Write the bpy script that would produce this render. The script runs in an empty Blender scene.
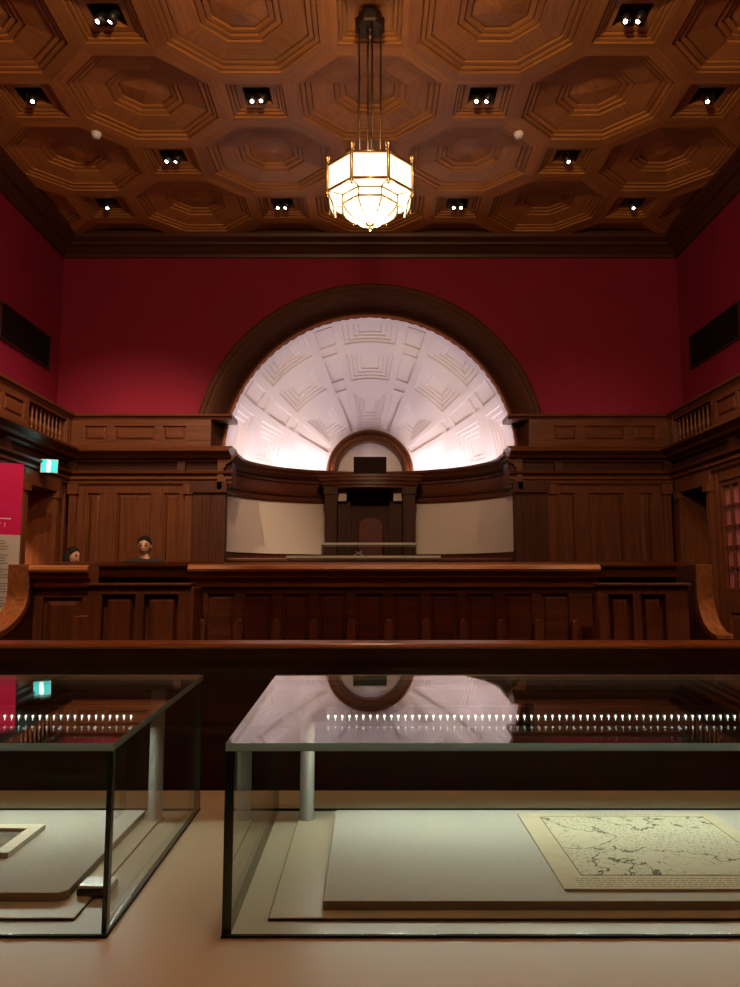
import bpy, bmesh, math, random
from math import sin, cos, pi, radians as R
from mathutils import Vector, Matrix
random.seed(7)
S = bpy.context.scene
COL = S.collection

# ------------------------------------------------------------ camera, world, exposure
cam_d = bpy.data.cameras.new('camera'); cam = bpy.data.objects.new('camera', cam_d); COL.objects.link(cam)
cam.location = (0, 0, 1.42); cam.rotation_euler = (R(90 + 6.43), 0, 0)
cam_d.sensor_fit = 'HORIZONTAL'; cam_d.sensor_width = 36; cam_d.lens = 36.0; cam_d.clip_start = .02
S.camera = cam
w = bpy.data.worlds.new('world'); S.world = w; w.use_nodes = True
w.node_tree.nodes['Background'].inputs[0].default_value = (.9, .55, .4, 1)
w.node_tree.nodes['Background'].inputs[1].default_value = .004
S.view_settings.view_transform = 'Standard'; S.view_settings.look = 'None'
S.view_settings.gamma = 1; S.view_settings.exposure = 0; S.view_settings.use_curve_mapping = False
S.cycles.max_bounces = 8; S.cycles.transparent_max_bounces = 16; S.cycles.glossy_bounces = 4
S.cycles.sample_clamp_indirect = 4; S.cycles.caustics_reflective = False; S.cycles.caustics_refractive = False

def light(name, typ, loc, target, power, color, size=.1, size_y=None, spot=60, blend=.5):
    d = bpy.data.lights.new(name, typ); o = bpy.data.objects.new(name, d); COL.objects.link(o)
    o.location = loc; d.energy = power; d.color = color
    v = Vector(target) - Vector(loc)
    o.rotation_euler = v.to_track_quat('-Z', 'Y').to_euler()
    if typ == 'AREA':
        d.shape = 'RECTANGLE'; d.size = size; d.size_y = size_y or size
    if typ == 'SPOT':
        d.spot_size = R(spot); d.spot_blend = blend; d.shadow_soft_size = size
    if typ == 'POINT': d.shadow_soft_size = size
    return o
WARM = (1, .64, .33); WARM2 = (1, .69, .44); PINKW = (1, .80, .83)

# ------------------------------------------------------------ materials
def nt(name):
    m = bpy.data.materials.new(name); m.use_nodes = True
    n = m.node_tree; return m, n, n.nodes['Principled BSDF']
def simple(name, col, rough=.5, metal=0, emit=None, es=0, spec=.5, noise=0, nscale=8, bump=0):
    m, n, p = nt(name)
    p.inputs['Base Color'].default_value = (*col, 1); p.inputs['Roughness'].default_value = rough
    p.inputs['Metallic'].default_value = metal; p.inputs['Specular IOR Level'].default_value = spec
    if emit:
        p.inputs['Emission Color'].default_value = (*emit, 1); p.inputs['Emission Strength'].default_value = es
    if noise or bump:
        tc = n.nodes.new('ShaderNodeTexCoord'); nz = n.nodes.new('ShaderNodeTexNoise')
        nz.inputs['Scale'].default_value = nscale; nz.inputs['Detail'].default_value = 5
        n.links.new(tc.outputs['Object'], nz.inputs['Vector'])
        if noise:
            r = n.nodes.new('ShaderNodeValToRGB')
            r.color_ramp.elements[0].position = .3; r.color_ramp.elements[1].position = .7
            r.color_ramp.elements[0].color = tuple(c * (1 - noise) for c in col) + (1,)
            r.color_ramp.elements[1].color = tuple(min(1, c * (1 + noise)) for c in col) + (1,)
            n.links.new(nz.outputs['Fac'], r.inputs['Fac']); n.links.new(r.outputs['Color'], p.inputs['Base Color'])
        if bump:
            b = n.nodes.new('ShaderNodeBump'); b.inputs['Strength'].default_value = bump; b.inputs['Distance'].default_value = .004
            n.links.new(nz.outputs['Fac'], b.inputs['Height']); n.links.new(b.outputs['Normal'], p.inputs['Normal'])
    return m
def wood(name, dark, lightc, axis='z', rough=.42, uv=False, spec=.35):
    m, n, p = nt(name)
    tc = n.nodes.new('ShaderNodeTexCoord'); mp = n.nodes.new('ShaderNodeMapping')
    n.links.new(tc.outputs['UV' if uv else 'Object'], mp.inputs['Vector'])
    a, b = (1.3, 22)
    sc = {'x': (a, b, b), 'y': (b, a, b), 'z': (b, b, a)}[axis]
    mp.inputs['Scale'].default_value = sc
    nz = n.nodes.new('ShaderNodeTexNoise'); nz.inputs['Scale'].default_value = 1.6
    nz.inputs['Detail'].default_value = 6; nz.inputs['Roughness'].default_value = .62; nz.inputs['Distortion'].default_value = .6
    n.links.new(mp.outputs['Vector'], nz.inputs['Vector'])
    r = n.nodes.new('ShaderNodeValToRGB'); e = r.color_ramp.elements
    e[0].position = .28; e[0].color = (*dark, 1); e[1].position = .72; e[1].color = (*lightc, 1)
    n.links.new(nz.outputs['Fac'], r.inputs['Fac'])
    out = r.outputs['Color']
    if uv:
        at = n.nodes.new('ShaderNodeAttribute'); at.attribute_name = 'tone'
        mx = n.nodes.new('ShaderNodeMix'); mx.data_type = 'RGBA'; mx.blend_type = 'MULTIPLY'; mx.inputs[0].default_value = 1
        n.links.new(out, mx.inputs[6]); n.links.new(at.outputs['Color'], mx.inputs[7]); out = mx.outputs[2]
    n.links.new(out, p.inputs['Base Color'])
    p.inputs['Roughness'].default_value = rough; p.inputs['Specular IOR Level'].default_value = spec
    bp = n.nodes.new('ShaderNodeBump'); bp.inputs['Strength'].default_value = .12; bp.inputs['Distance'].default_value = .003
    n.links.new(nz.outputs['Fac'], bp.inputs['Height']); n.links.new(bp.outputs['Normal'], p.inputs['Normal'])
    return m
def glass(name, tint=(.93, .97, .95), f0=.04, rough=0.0):
    m = bpy.data.materials.new(name); m.use_nodes = True; n = m.node_tree; n.nodes.clear()
    out = n.nodes.new('ShaderNodeOutputMaterial'); mix = n.nodes.new('ShaderNodeMixShader')
    t = n.nodes.new('ShaderNodeBsdfTransparent'); t.inputs[0].default_value = (*tint, 1)
    g = n.nodes.new('ShaderNodeBsdfGlossy'); g.inputs['Roughness'].default_value = rough; g.inputs['Color'].default_value = (1, 1, 1, 1)
    lw = n.nodes.new('ShaderNodeLayerWeight'); lw.inputs['Blend'].default_value = .5
    pw = n.nodes.new('ShaderNodeMath'); pw.operation = 'POWER'; pw.inputs[1].default_value = 5
    ma = n.nodes.new('ShaderNodeMath'); ma.operation = 'MULTIPLY_ADD'; ma.inputs[1].default_value = 1 - f0; ma.inputs[2].default_value = f0
    n.links.new(lw.outputs['Facing'], pw.inputs[0]); n.links.new(pw.outputs[0], ma.inputs[0])
    n.links.new(ma.outputs[0], mix.inputs[0]); n.links.new(t.outputs[0], mix.inputs[1]); n.links.new(g.outputs[0], mix.inputs[2])
    n.links.new(mix.outputs[0], out.inputs['Surface'])
    return m
M = {}
MD, ML = (.060, .0165, .0055), (.145, .043, .0135)
M['wz'] = wood('mahogany_vertical', MD, ML, 'z')
M['wx'] = wood('mahogany_across', MD, ML, 'x')
M['wy'] = wood('mahogany_deep', MD, ML, 'y')
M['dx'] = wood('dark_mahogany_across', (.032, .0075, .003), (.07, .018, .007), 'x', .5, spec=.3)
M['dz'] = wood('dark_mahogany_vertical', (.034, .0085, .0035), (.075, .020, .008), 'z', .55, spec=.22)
M['ox'] = wood('polished_lit_oak_across', (.19, .065, .020), (.40, .150, .045), 'x', .28, spec=.5)  # polished wood, colour lifted to carry the spot reflections on the rails
M['oy'] = wood('polished_oak_deep', (.12, .040, .012), (.27, .10, .032), 'y', .25)
M['cw'] = wood('ceiling_veneer', (.25, .093, .022), (.43, .175, .045), 'x', .5, uv=True)
M['red'] = simple('red_wall_paint', (.175, .004, .022), .75, noise=.06, nscale=2, spec=.25)
M['plaster'] = simple('white_plaster', (.84, .80, .81), .8, spec=.2)
M['screen'] = simple('pale_fabric_panel', (.74, .66, .62), .9, spec=.1, noise=.03, nscale=60)
M['black'] = simple('black_metal', (.012, .011, .011), .4)
M['dark'] = simple('dark_void', (.012, .004, .004), .9, spec=.1)
M['brass'] = simple('aged_brass', (.42, .29, .13), .35, 1)
M['bronze'] = simple('dark_bronze', (.10, .07, .045), .4, 1)
M['lampglass'] = simple('opal_lamp_glass', (.9, .85, .7), .4, emit=(1, .87, .60), es=1.35)
M['lens'] = simple('spot_lens', (.9, .9, .9), .3, emit=(1, .9, .78), es=14)
M['led'] = simple('led_chip', (.9, .9, .9), .3, emit=(.92, 1, .93), es=5)
M['cove'] = simple('cove_light_strip', (.9, .9, .9), .5, emit=(1, .84, .88), es=16)
M['glass'] = glass('clear_glass', f0=.008); M['glass_top'] = glass('clear_glass_top', (.90, .95, .93), .13)
M['seam'] = simple('dark_seam', (.02, .02, .016), .8, spec=.1)
M['edge'] = simple('green_glass_edge', (.03, .07, .055), .2, spec=.7)
M['edgelit'] = simple('lit_green_glass_edge', (.34, .52, .46), .25, spec=.7)
M['archw'] = wood('matte_dark_arch_wood', (.040, .012, .006), (.075, .024, .011), 'x', .75, spec=.2)
def edge_lit():
    m, n, p = nt('lit_teal_glass_edge'); p.inputs['Base Color'].default_value = (.25, .42, .37, 1); p.inputs['Roughness'].default_value = .25  # pale base colour holds part of the edge's LED glow
    t = n.nodes.new('ShaderNodeBsdfTranslucent'); t.inputs[0].default_value = (.55, .9, .8, 1)
    x = n.nodes.new('ShaderNodeMixShader'); x.inputs[0].default_value = .6; o = n.nodes['Material Output']
    n.links.new(p.outputs[0], x.inputs[1]); n.links.new(t.outputs[0], x.inputs[2]); n.links.new(x.outputs[0], o.inputs['Surface']); return m
M['edgelit'] = edge_lit()
M['deck'] = simple('beige_laminate', (.47, .435, .315), .42, spec=.35, noise=.03, nscale=3)
M['mount'] = simple('grey_linen_board', (.45, .45, .40), .9, spec=.1, noise=.05, nscale=260, bump=.15)
M['mountside'] = simple('board_edge', (.30, .28, .22), .9, spec=.1)
M['steel'] = simple('satin_metal_post', (.22, .22, .19), .6, .2)
M['banner_pink'] = simple('magenta_print', (.72, .008, .15), .6, spec=.3)
M['banner_white'] = simple('white_print', (.62, .62, .60), .6, spec=.3)
M['grey_ink'] = simple('grey_ink', (.28, .28, .29), .7)
M['white_ink'] = simple('white_ink', (.85, .8, .82), .7)
M['skin'] = simple('skin', (.42, .22, .15), .55)
M['hair'] = simple('black_hair', (.008, .006, .005), .8, spec=.15)
M['jacket'] = simple('dark_grey_jacket', (.02, .018, .018), .9, spec=.2)
M['shirt'] = simple('red_brown_shirt', (.13, .035, .03), .85, spec=.2)
M['trouser'] = simple('dark_trousers', (.02, .02, .024), .85, spec=.2)
M['leather'] = simple('red_leather', (.10, .012, .010), .6, noise=.15, nscale=20)
M['exit'] = simple('exit_sign_cyan', (.02, .5, .5), .4, emit=(.02, .62, .70), es=.9)
M['exitw'] = simple('exit_sign_white', (.8, .9, .9), .4, emit=(.65, 1, 1), es=1.4)
M['white'] = simple('white_plastic', (.72, .68, .64), .5)
M['curtain'] = simple('mauve_curtain', (.52, .13, .20), .85, spec=.1)
M['carpet'] = simple('dark_carpet', (.045, .018, .014), .95, spec=.05, noise=.2, nscale=80)

# ------------------------------------------------------------ mesh helpers
class MB:
    def __init__(s): s.v = []; s.f = []; s.mi = []; s.sm = []
    def add(s, vs, fs, mi=0, smooth=False):
        b = len(s.v); s.v += [tuple(v) for v in vs]
        for f in fs: s.f.append([b + i for i in f]); s.mi.append(mi); s.sm.append(smooth)
        return s
    def hexa(s, p, mi=0):   # p: 4 bottom (ccw) + 4 top
        return s.add(p, [(3, 2, 1, 0), (4, 5, 6, 7), (0, 1, 5, 4), (1, 2, 6, 5), (2, 3, 7, 6), (3, 0, 4, 7)], mi)
    def box(s, x0, x1, y0, y1, z0, z1, mi=0):
        return s.hexa([(x0, y0, z0), (x1, y0, z0), (x1, y1, z0), (x0, y1, z0), (x0, y0, z1), (x1, y0, z1), (x1, y1, z1), (x0, y1, z1)], mi)
    def rot(s, a, c):
        s.v = [(c[0] + (x - c[0]) * cos(a) - (y - c[1]) * sin(a), c[1] + (x - c[0]) * sin(a) + (y - c[1]) * cos(a), z) for x, y, z in s.v]; return s
    def lathe(s, prof, c=(0, 0, 0), n=16, mi=0, phase=0, smooth=True, axis='z'):
        b = []; fs = []
        for r, z in prof:
            for k in range(n):
                a = 2 * pi * k / n + phase
                q = (r * cos(a), r * sin(a), z)
                if axis == 'y': q = (q[0], q[2], q[1])
                b.append((c[0] + q[0], c[1] + q[1], c[2] + q[2]))
        m = len(prof)
        for i in range(m - 1):
            for k in range(n):
                k2 = (k + 1) % n; fs.append((i * n + k, i * n + k2, (i + 1) * n + k2, (i + 1) * n + k))
        fs.append(tuple(range(n - 1, -1, -1))); fs.append(tuple((m - 1) * n + k for k in range(n)))
        return s.add(b, fs, mi, smooth)
    def tube(s, p, q, r, n=8, mi=0, r2=None):
        p = Vector(p); q = Vector(q); d = (q - p).normalized()
        a = d.orthogonal().normalized(); b = d.cross(a); r2 = r if r2 is None else r2
        vs = [p + (a * cos(2 * pi * k / n) + b * sin(2 * pi * k / n)) * r for k in range(n)] + \
             [q + (a * cos(2 * pi * k / n) + b * sin(2 * pi * k / n)) * r2 for k in range(n)]
        fs = [(k, (k + 1) % n, n + (k + 1) % n, n + k) for k in range(n)] + [tuple(range(n - 1, -1, -1)), tuple(range(n, 2 * n))]
        return s.add(vs, fs, mi, True)
    def prism(s, poly, axis, a, b, mi=0):  # poly of 2D points extruded along axis from a to b
        def P(u, v, t): return {'x': (t, u, v), 'y': (u, t, v), 'z': (u, v, t)}[axis]
        n = len(poly)
        vs = [P(u, v, a) for u, v in poly] + [P(u, v, b) for u, v in poly]
        return s.add(vs, [tuple(range(n - 1, -1, -1)), tuple(range(n, 2 * n))] + [(i, (i + 1) % n, n + (i + 1) % n, n + i) for i in range(n)], mi)
    def sweep(s, prof, path, mi=0, closed_prof=True, side=1):
        # prof: (d, z), path: (x, y) ; d is measured to the left of travel * side
        m = len(prof); n = len(path); vs = []
        for i in range(n):
            p = Vector(path[i]); a = Vector(path[i]) - Vector(path[i - 1]) if i else None
            b = Vector(path[i + 1]) - p if i < n - 1 else None
            na = Vector((-a.y, a.x)).normalized() if a else None; nb = Vector((-b.y, b.x)).normalized() if b else None
            if na and nb: nn = (na + nb).normalized(); k = 1 / max(.3, nn.dot(na))
            else: nn = na or nb; k = 1
            for d, z in prof: q = p + nn * (d * k * side); vs.append((q.x, q.y, z))
        fs = []
        for i in range(n - 1):
            for j in range(m if closed_prof else m - 1):
                j2 = (j + 1) % m; fs.append((i * m + j, i * m + j2, (i + 1) * m + j2, (i + 1) * m + j))
        if closed_prof: fs += [tuple(range(m - 1, -1, -1)), tuple((n - 1) * m + j for j in range(m))]
        return s.add(vs, fs, mi)
    def ball(s, c, r, mi=0, n=12, sc=(1, 1, 1)):
        prof = [(max(1e-4, r * sin(pi * i / 8)), -r * cos(pi * i / 8)) for i in range(9)]
        k = len(s.v); s.lathe(prof, (0, 0, 0), n, mi)
        for i in range(k, len(s.v)):
            x, y, z = s.v[i]; s.v[i] = (c[0] + x * sc[0], c[1] + y * sc[1], c[2] + z * sc[2])
        return s

OFF = {}
def build(name, mb, mats, parent=None, label=None, cat=None, group=None, kind=None, bevel=0, loc=None, recalc=True):
    me = bpy.data.meshes.new(name)
    base = Vector(loc) if loc is not None else (OFF.get(parent.name, Vector((0, 0, 0))) if parent else Vector((0, 0, 0)))
    me.from_pydata([tuple(Vector(v) - base) for v in mb.v], [], mb.f)
    for p, mi, sm in zip(me.polygons, mb.mi, mb.sm): p.material_index = mi; p.use_smooth = sm
    for m in (mats if isinstance(mats, (list, tuple)) else [mats]): me.materials.append(M[m] if isinstance(m, str) else m)
    if recalc:
        bm = bmesh.new(); bm.from_mesh(me); bmesh.ops.recalc_face_normals(bm, faces=bm.faces); bm.to_mesh(me); bm.free()
    o = bpy.data.objects.new(name, me); COL.objects.link(o)
    if parent: o.parent = parent; OFF[o.name] = base
    elif loc is not None: o.location = base; OFF[o.name] = base
    if bevel:
        b = o.modifiers.new('bevel', 'BEVEL'); b.width = bevel; b.segments = 2; b.limit_method = 'ANGLE'; b.angle_limit = R(40)
    tag(o, label, cat, group, kind); return o
def tag(o, label=None, cat=None, group=None, kind=None):
    if label: o['label'] = label
    if cat: o['category'] = cat
    if group: o['group'] = group
    if kind: o['kind'] = kind
def thing(name, loc, label, cat, group=None):
    o = bpy.data.objects.new(name, None); COL.objects.link(o); o.location = loc; o.empty_display_size = .1
    OFF[o.name] = Vector(loc); tag(o, label, cat, group); return o
def copy_tree(o, parent=None, loc=None, label=None):
    c = o.copy(); COL.objects.link(c)
    if parent: c.parent = parent
    if loc is not None: c.location = loc
    if label: c['label'] = label
    for ch in list(o.children): copy_tree(ch, c)
    return c
def struct(name, mb, mats, label=None, **k): return build(name, mb, mats, label=label, kind='structure', **k)

# a wall's own frame: u along the wall, d out of it, z up
class Fr:
    def __init__(s, f): s.f = f
    def box(s, mb, u0, u1, d0, d1, z0, z1, mi=0):
        f = s.f
        mb.hexa([f(u0, d0, z0), f(u1, d0, z0), f(u1, d1, z0), f(u0, d1, z0), f(u0, d0, z1), f(u1, d0, z1), f(u1, d1, z1), f(u0, d1, z1)], mi)
    def field(s, mb, u0, u1, z0, z1, d, t=.018, m=.02, b=.03, mi=0):
        f = s.f; u0 += m; u1 -= m; z0 += m; z1 -= m
        mb.add([f(u0, d, z0), f(u1, d, z0), f(u1, d, z1), f(u0, d, z1), f(u0 + b, d + t, z0 + b), f(u1 - b, d + t, z0 + b), f(u1 - b, d + t, z1 - b), f(u0 + b, d + t, z1 - b)],
               [(4, 5, 6, 7), (0, 1, 5, 4), (1, 2, 6, 5), (2, 3, 7, 6), (3, 0, 4, 7)], mi)
    def panelled(s, mb, u0, u1, z0, z1, pans, pz, d0, d1, mi=0, b=.03):
        # board from wall (d=0) to d0, frame d0..d1 around openings pans [(a,b)] and rows pz [(z,z)]
        s.box(mb, u0, u1, 0, d0, z0, z1, mi)
        zs = sorted(pz); cur = z0
        for (a, c) in zs:
            if a > cur: s.box(mb, u0, u1, d0 - .001, d1, cur, a, mi)
            cu = u0
            for (p, q) in sorted(pans):
                if p > cu: s.box(mb, cu, p, d0 - .001, d1, a, c, mi)
                s.field(mb, p, q, a, c, d0, (d1 - d0) * .7, .018, b, mi)
                cu = q
            if u1 > cu: s.box(mb, cu, u1, d0 - .001, d1, a, c, mi)
            cur = c
        if z1 > cur: s.box(mb, u0, u1, d0 - .001, d1, cur, z1, mi)
XW, YB, ZC, ZS = 4.1, 9.5, 5.9, 2.95       # half room width, back wall, ceiling, springing of the apse
BACK = Fr(lambda u, d, z: (u, YB - d, z)); LEFT = Fr(lambda u, d, z: (-XW + d, u, z)); RIGHT = Fr(lambda u, d, z: (XW - d, u, z))

# ------------------------------------------------------------ setting: floor, walls
mb = MB().box(-4.3, 4.3, -4.2, 9.7, -.1, 0); struct('floor', mb, 'carpet', 'dark carpeted floor')
RA, DA = 1.9, 1.6                            # apse radius and depth
mb = MB()
mb.box(-4.3, -RA, YB, YB + .2, 0, 6.1); mb.box(RA, 4.3, YB, YB + .2, 0, 6.1)
N = 48
for i in range(N):
    a, b = pi - pi * i / N, pi - pi * (i + 1) / N
    x0, z0, x1, z1 = RA * cos(a), ZS + RA * sin(a), RA * cos(b), ZS + RA * sin(b)
    mb.hexa([(x0, YB, z0), (x1, YB, z1), (x1, YB + .2, z1), (x0, YB + .2, z0), (x0, YB, 6.1), (x1, YB, 6.1), (x1, YB + .2, 6.1), (x0, YB + .2, 6.1)])
struct('wall_back', mb, 'red', 'red back wall around the arched apse')
for nm, sx, oy0, oy1 in (('left', -1, 8.08, 8.86), ('right', 1, 8.22, 8.96)):
    mb = MB(); a, b = (XW * sx, (XW + .2) * sx); a, b = min(a, b), max(a, b)
    mb.box(a, b, -4.2, YB, 2.45, 6.1); mb.box(a, b, -4.2, oy0, 0, 2.45); mb.box(a, b, oy1, YB, 0, 2.45)
    struct('wall_' + nm, mb, 'red', 'red %s side wall above the wood panelling' % nm)
    # vestibule behind the opening
    mb = MB(); c0, c1 = sorted((sx * (XW + .2), sx * (XW + 1.0)))
    mb.box(c0, c1, oy0 - .1, oy0, 0, 2.6); mb.box(c0, c1, oy1, oy1 + .1, 0, 2.6); mb.box(c0, c1, oy0 - .1, oy1 + .1, 2.45, 2.6)
    e0, e1 = sorted((sx * (XW + .95), sx * (XW + 1.05))); mb.box(e0, e1, oy0 - .1, oy1 + .1, 0, 2.6)
    struct('trim_1' if sx < 0 else 'trim_2', mb, 'wz', 'wood lining of the %s doorway passage' % nm)
mb = MB().box(-4.3, 4.3, -4.4, -4.2, 0, 6.1); struct('wall_front', mb, 'red', 'red wall behind the viewer')

# ------------------------------------------------------------ coffered ceiling
def ceiling():
    bm = bmesh.new(); uvl = bm.loops.layers.uv.new('UVMap'); cl = bm.loops.layers.float_color.new('tone')
    UX, UY, Y0 = 1.067, 1.017, 5.54
    s = .2929
    octp = [(1 - s, -s), (1 - s, s), (s, 1 - s), (-s, 1 - s), (-(1 - s), s), (-(1 - s), -s), (-s, -(1 - s)), (s, -(1 - s))]
    sqp = [(s, -s), (s, s), (-s, s), (-s, -s)]
    poct = [(1, 0), (.86, 0), (.858, .034), (.845, .034), (.843, .018), (.80, .020), (.798, .052), (.785, .052), (.783, .036), (.735, .038), (.733, .07), (.72, .07), (.718, .052), (.455, .075), (.453, .105), (.44, .105), (.438, .09), (.385, .092), (.383, .122), (.37, .122), (.368, .108), (.315, .110), (.313, .140), (.30, .140), (.298, .126), (.0, .10)]
    psq = [(1, 0), (.84, 0), (.835, .032), (.81, .032), (.805, .016), (.73, .018), (.725, .05), (.70, .05), (.695, .034), (.62, .036), (.615, .07), (.59, .07), (.585, .05), (.42, .054), (.415, .22)]
    pros = psq[:-2] + [(.0, .054)]
    for i in range(-5, 6):
        for j in range(-11, 6):
            cx, cy = i * UX, Y0 + j * UY
            if cy > 10.2 or cy < -4.6: continue
            even = (i + j) % 2 == 0
            poly, prof = (sqp, pros if i == 0 and j in (0, -4) else psq) if even else (octp, poct)
            n = len(poly); rings = []
            base = .84 + random.random() * .26
            tone = [[base * (.80 + .36 * random.random()) for _ in range(n)] for _ in prof]
            offs = [random.random() * 30 for _ in range(n)]
            for k, dz in prof:
                if k == 0: rings.append([bm.verts.new((cx, cy, ZC + dz))] * n)
                else: rings.append([bm.verts.new((cx + x * k * UX, cy + y * k * UY, ZC + dz)) for x, y in poly])
            for r in range(len(prof) - 1):
                for q in range(n):
                    q2 = (q + 1) % n
                    vs = [rings[r][q], rings[r][q2], rings[r + 1][q2], rings[r + 1][q]]
                    if prof[r + 1][0] == 0: vs = vs[:3]
                    f = bm.faces.new(vs)
                    ex, ey = poly[q2][0] - poly[q][0], poly[q2][1] - poly[q][1]; L = math.hypot(ex, ey); ex /= L; ey /= L
                    big = prof[r][0] - prof[r + 1][0] > .2
                    for l in f.loops:
                        p = l.vert.co; dx, dy = p.x - cx, p.y - cy
                        uu, vv = dx * ex + dy * ey, -dx * ey + dy * ex + p.z * .7
                        if big and (q % 2): uu, vv = vv, uu
                        l[uvl].uv = (uu + offs[q], vv + offs[(q + r) % n])
                        t = tone[r][q]; l[cl] = (t, t * (.96 + .04 * sin(q)), t * .95, 1)
            if even and prof is psq:   # black back of the fitting
                f = bm.faces.new(rings[-1]); f.material_index = 1
                for q in range(n): pass
    bm.normal_update()
    for co, no in (((4.12, 0, 0), (1, 0, 0)), ((-4.12, 0, 0), (-1, 0, 0)), ((0, 9.52, 0), (0, 1, 0)), ((0, -4.2, 0), (0, -1, 0))):
        bmesh.ops.bisect_plane(bm, geom=bm.verts[:] + bm.edges[:] + bm.faces[:], plane_co=co, plane_no=no, clear_outer=True)
    bmesh.ops.recalc_face_normals(bm, faces=bm.faces)
    # a slab over it
    me = bpy.data.meshes.new('ceiling'); bm.to_mesh(me); bm.free()
    me.materials.append(M['cw']); me.materials.append(M['black'])
    o = bpy.data.objects.new('ceiling', me); COL.objects.link(o)
    tag(o, 'coffered wooden ceiling of octagons and squares', kind='structure')
    mb = MB().box(-4.3, 4.3, -4.4, 9.7, 6.16, 6.3); struct('ceiling_slab', mb, 'dark').name = 'ceiling.001'
ceiling()
# ceiling cornice
mb = MB(); prof = [(0, 5.66), (.035, 5.66), (.045, 5.70), (.03, 5.72), (.10, 5.78), (.15, 5.79), (.155, 5.82), (.23, 5.86), (.24, 5.90), (.24, 5.93), (0, 5.93)]
mb.sweep(prof, [(-XW, -4.2), (-XW, YB), (XW, YB), (XW, -4.2)], side=-1)
struct('trim_3', mb, 'dx', 'dark wood moulding where ceiling meets the walls')

# ------------------------------------------------------------ wood panelling of back and side walls
SX = [(-3.59, -3.31), (-3.205, -2.70), (-2.60, -2.31)]
LX = [(-3.53, -3.37), (-3.165, -2.74), (-2.575, -2.39)]
ti = 4
for sx in (-1, 1):
    side = 'left' if sx < 0 else 'right'
    # back wall, upper row of small panels then tall panels below
    mb = MB(); a, b = sorted((sx * 3.77, sx * 2.0))
    BACK.panelled(mb, a, b, 3.0, 3.40, [tuple(sorted((sx * -p, sx * -q))) for p, q in SX], [(3.12, 3.305)], .33, .355, b=.022)
    struct('trim_%d' % ti, mb, 'wx', 'row of small wood panels on the back wall, %s of the arch' % side, bevel=.003); ti += 1
    mb = MB()
    BACK.panelled(mb, a, b, .0, 2.60, [tuple(sorted((sx * -p, sx * -q))) for p, q in LX], [(.35, 1.25), (1.37, 2.46)], .27, .30, b=.03)
    for px in (-3.70, -2.26):
        q0, q1 = sorted((-sx * px - .045, -sx * px + .045)); BACK.box(mb, q0, q1, .30, .35, .1, 2.56)
        BACK.box(mb, q0 - .02, q1 + .02, .30, .375, 2.44, 2.57); BACK.box(mb, q0 - .02, q1 + .02, .30, .375, .1, .3)
    struct('trim_%d' % ti, mb, 'wz', 'tall wood panels on the back wall, %s of the apse' % side, bevel=.003); ti += 1
    # side wall
    W = LEFT if sx < 0 else RIGHT
    oy0, oy1 = (8.08, 8.86) if sx < 0 else (8.22, 8.96)
    mb = MB()
    by = [(7.98, 9.0)]
    runs = [(9.0, 9.17, []), (6.72, 7.98, [(6.86, 7.36), (7.44, 7.86)]), (4.34, 5.7, [(4.5, 5.0), (5.08, 5.58)])]
    for (u0, u1, pn) in runs:
        W.panelled(mb, u0, u1, 3.0, 3.40, pn, [(3.12, 3.305)], .33, .355, b=.022)
    W.box(mb, -4.2, 4.34, 0, .35, 3.0, 3.40)
    bal0 = []
    for (u0, u1) in ((8.0, 8.98), (5.72, 6.70)):
        W.box(mb, u0 - .02, u1 + .02, 0, .20, 3.0, 3.40); W.box(mb, u0 - .02, u1 + .02, .2, .35, 3.0, 3.06); W.box(mb, u0 - .02, u1 + .02, .2, .35, 3.35, 3.40)
    tr = struct('trim_%d' % ti, mb, 'wy', 'upper wood panelling along the %s side wall' % side, bevel=.003); ti += 1
    OFF[tr.name] = Vector((0, 0, 0))
    bp = [(.022, 3.055), (.022, 3.08), (.012, 3.09), (.018, 3.12), (.026, 3.15), (.016, 3.20), (.011, 3.22), (.018, 3.235), (.011, 3.25), (.016, 3.29), (.012, 3.32), (.022, 3.33), (.022, 3.352)]
    for (u0, u1) in ((8.0, 8.98), (5.72, 6.70)):
        for k in range(9):
            p = W.f(u0 + .06 + (u1 - u0 - .12) * k / 8, .30, 0)
            build('baluster', MB().lathe(bp, (p[0], p[1], 0), 10), 'wz', tr)
    mb = MB()
    pans = [(7.08, 7.5)] if sx < 0 else []
    if sx < 0:
        W.panelled(mb, oy1 + .06, 9.22, 0, 2.6, [(oy1 + .12, 9.16)], [(.35, 1.25), (1.37, 2.46)], .27, .30)
        W.panelled(mb, 5.2, oy0 - .06, 0, 2.6, [(5.4, 5.9), (6.1, 6.6), (6.8, 7.3), (7.5, 7.9)], [(.35, 1.25), (1.37, 2.46)], .27, .30)
    else:
        W.panelled(mb, oy1 + .06, 9.22, 0, 2.6, [], [(.35, 1.25)], .27, .30)
        W.box(mb, 8.05, oy0 - .06, 0, .30, 0, 2.6); W.box(mb, 5.2, 6.9, 0, .3, 0, 2.6)
        W.panelled(mb, 6.9, 8.02, 0, 1.22, [(7.0, 7.9)], [(.2, 1.05)], .27, .30); W.box(mb, 6.9, 8.02, 0, .3, 2.45, 2.6); W.box(mb, 6.9, 8.02, 0, .15, 1.22, 2.45)
    W.box(mb, -4.2, 5.2, 0, .3, 0, 2.6)
    for u in (oy0 - .03, oy1 + .03):      # door jamb and head
        W.box(mb, u - .045, u + .045, -.2, .34, 0, 2.44); W.box(mb, u - .06, u + .06, .28, .37, 2.36, 2.44)
    W.box(mb, oy0 - .08, oy1 + .08, -.2, .34, 2.44, 2.6)
    struct('trim_%d' % ti, mb, 'wz', 'lower wood panelling and doorway of the %s side wall' % side, bevel=.003); ti += 1
    # cornices, mitred round the corner
    path = [(sx * XW, -4.2), (sx * XW, YB), (sx * 1.73, YB)]
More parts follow.
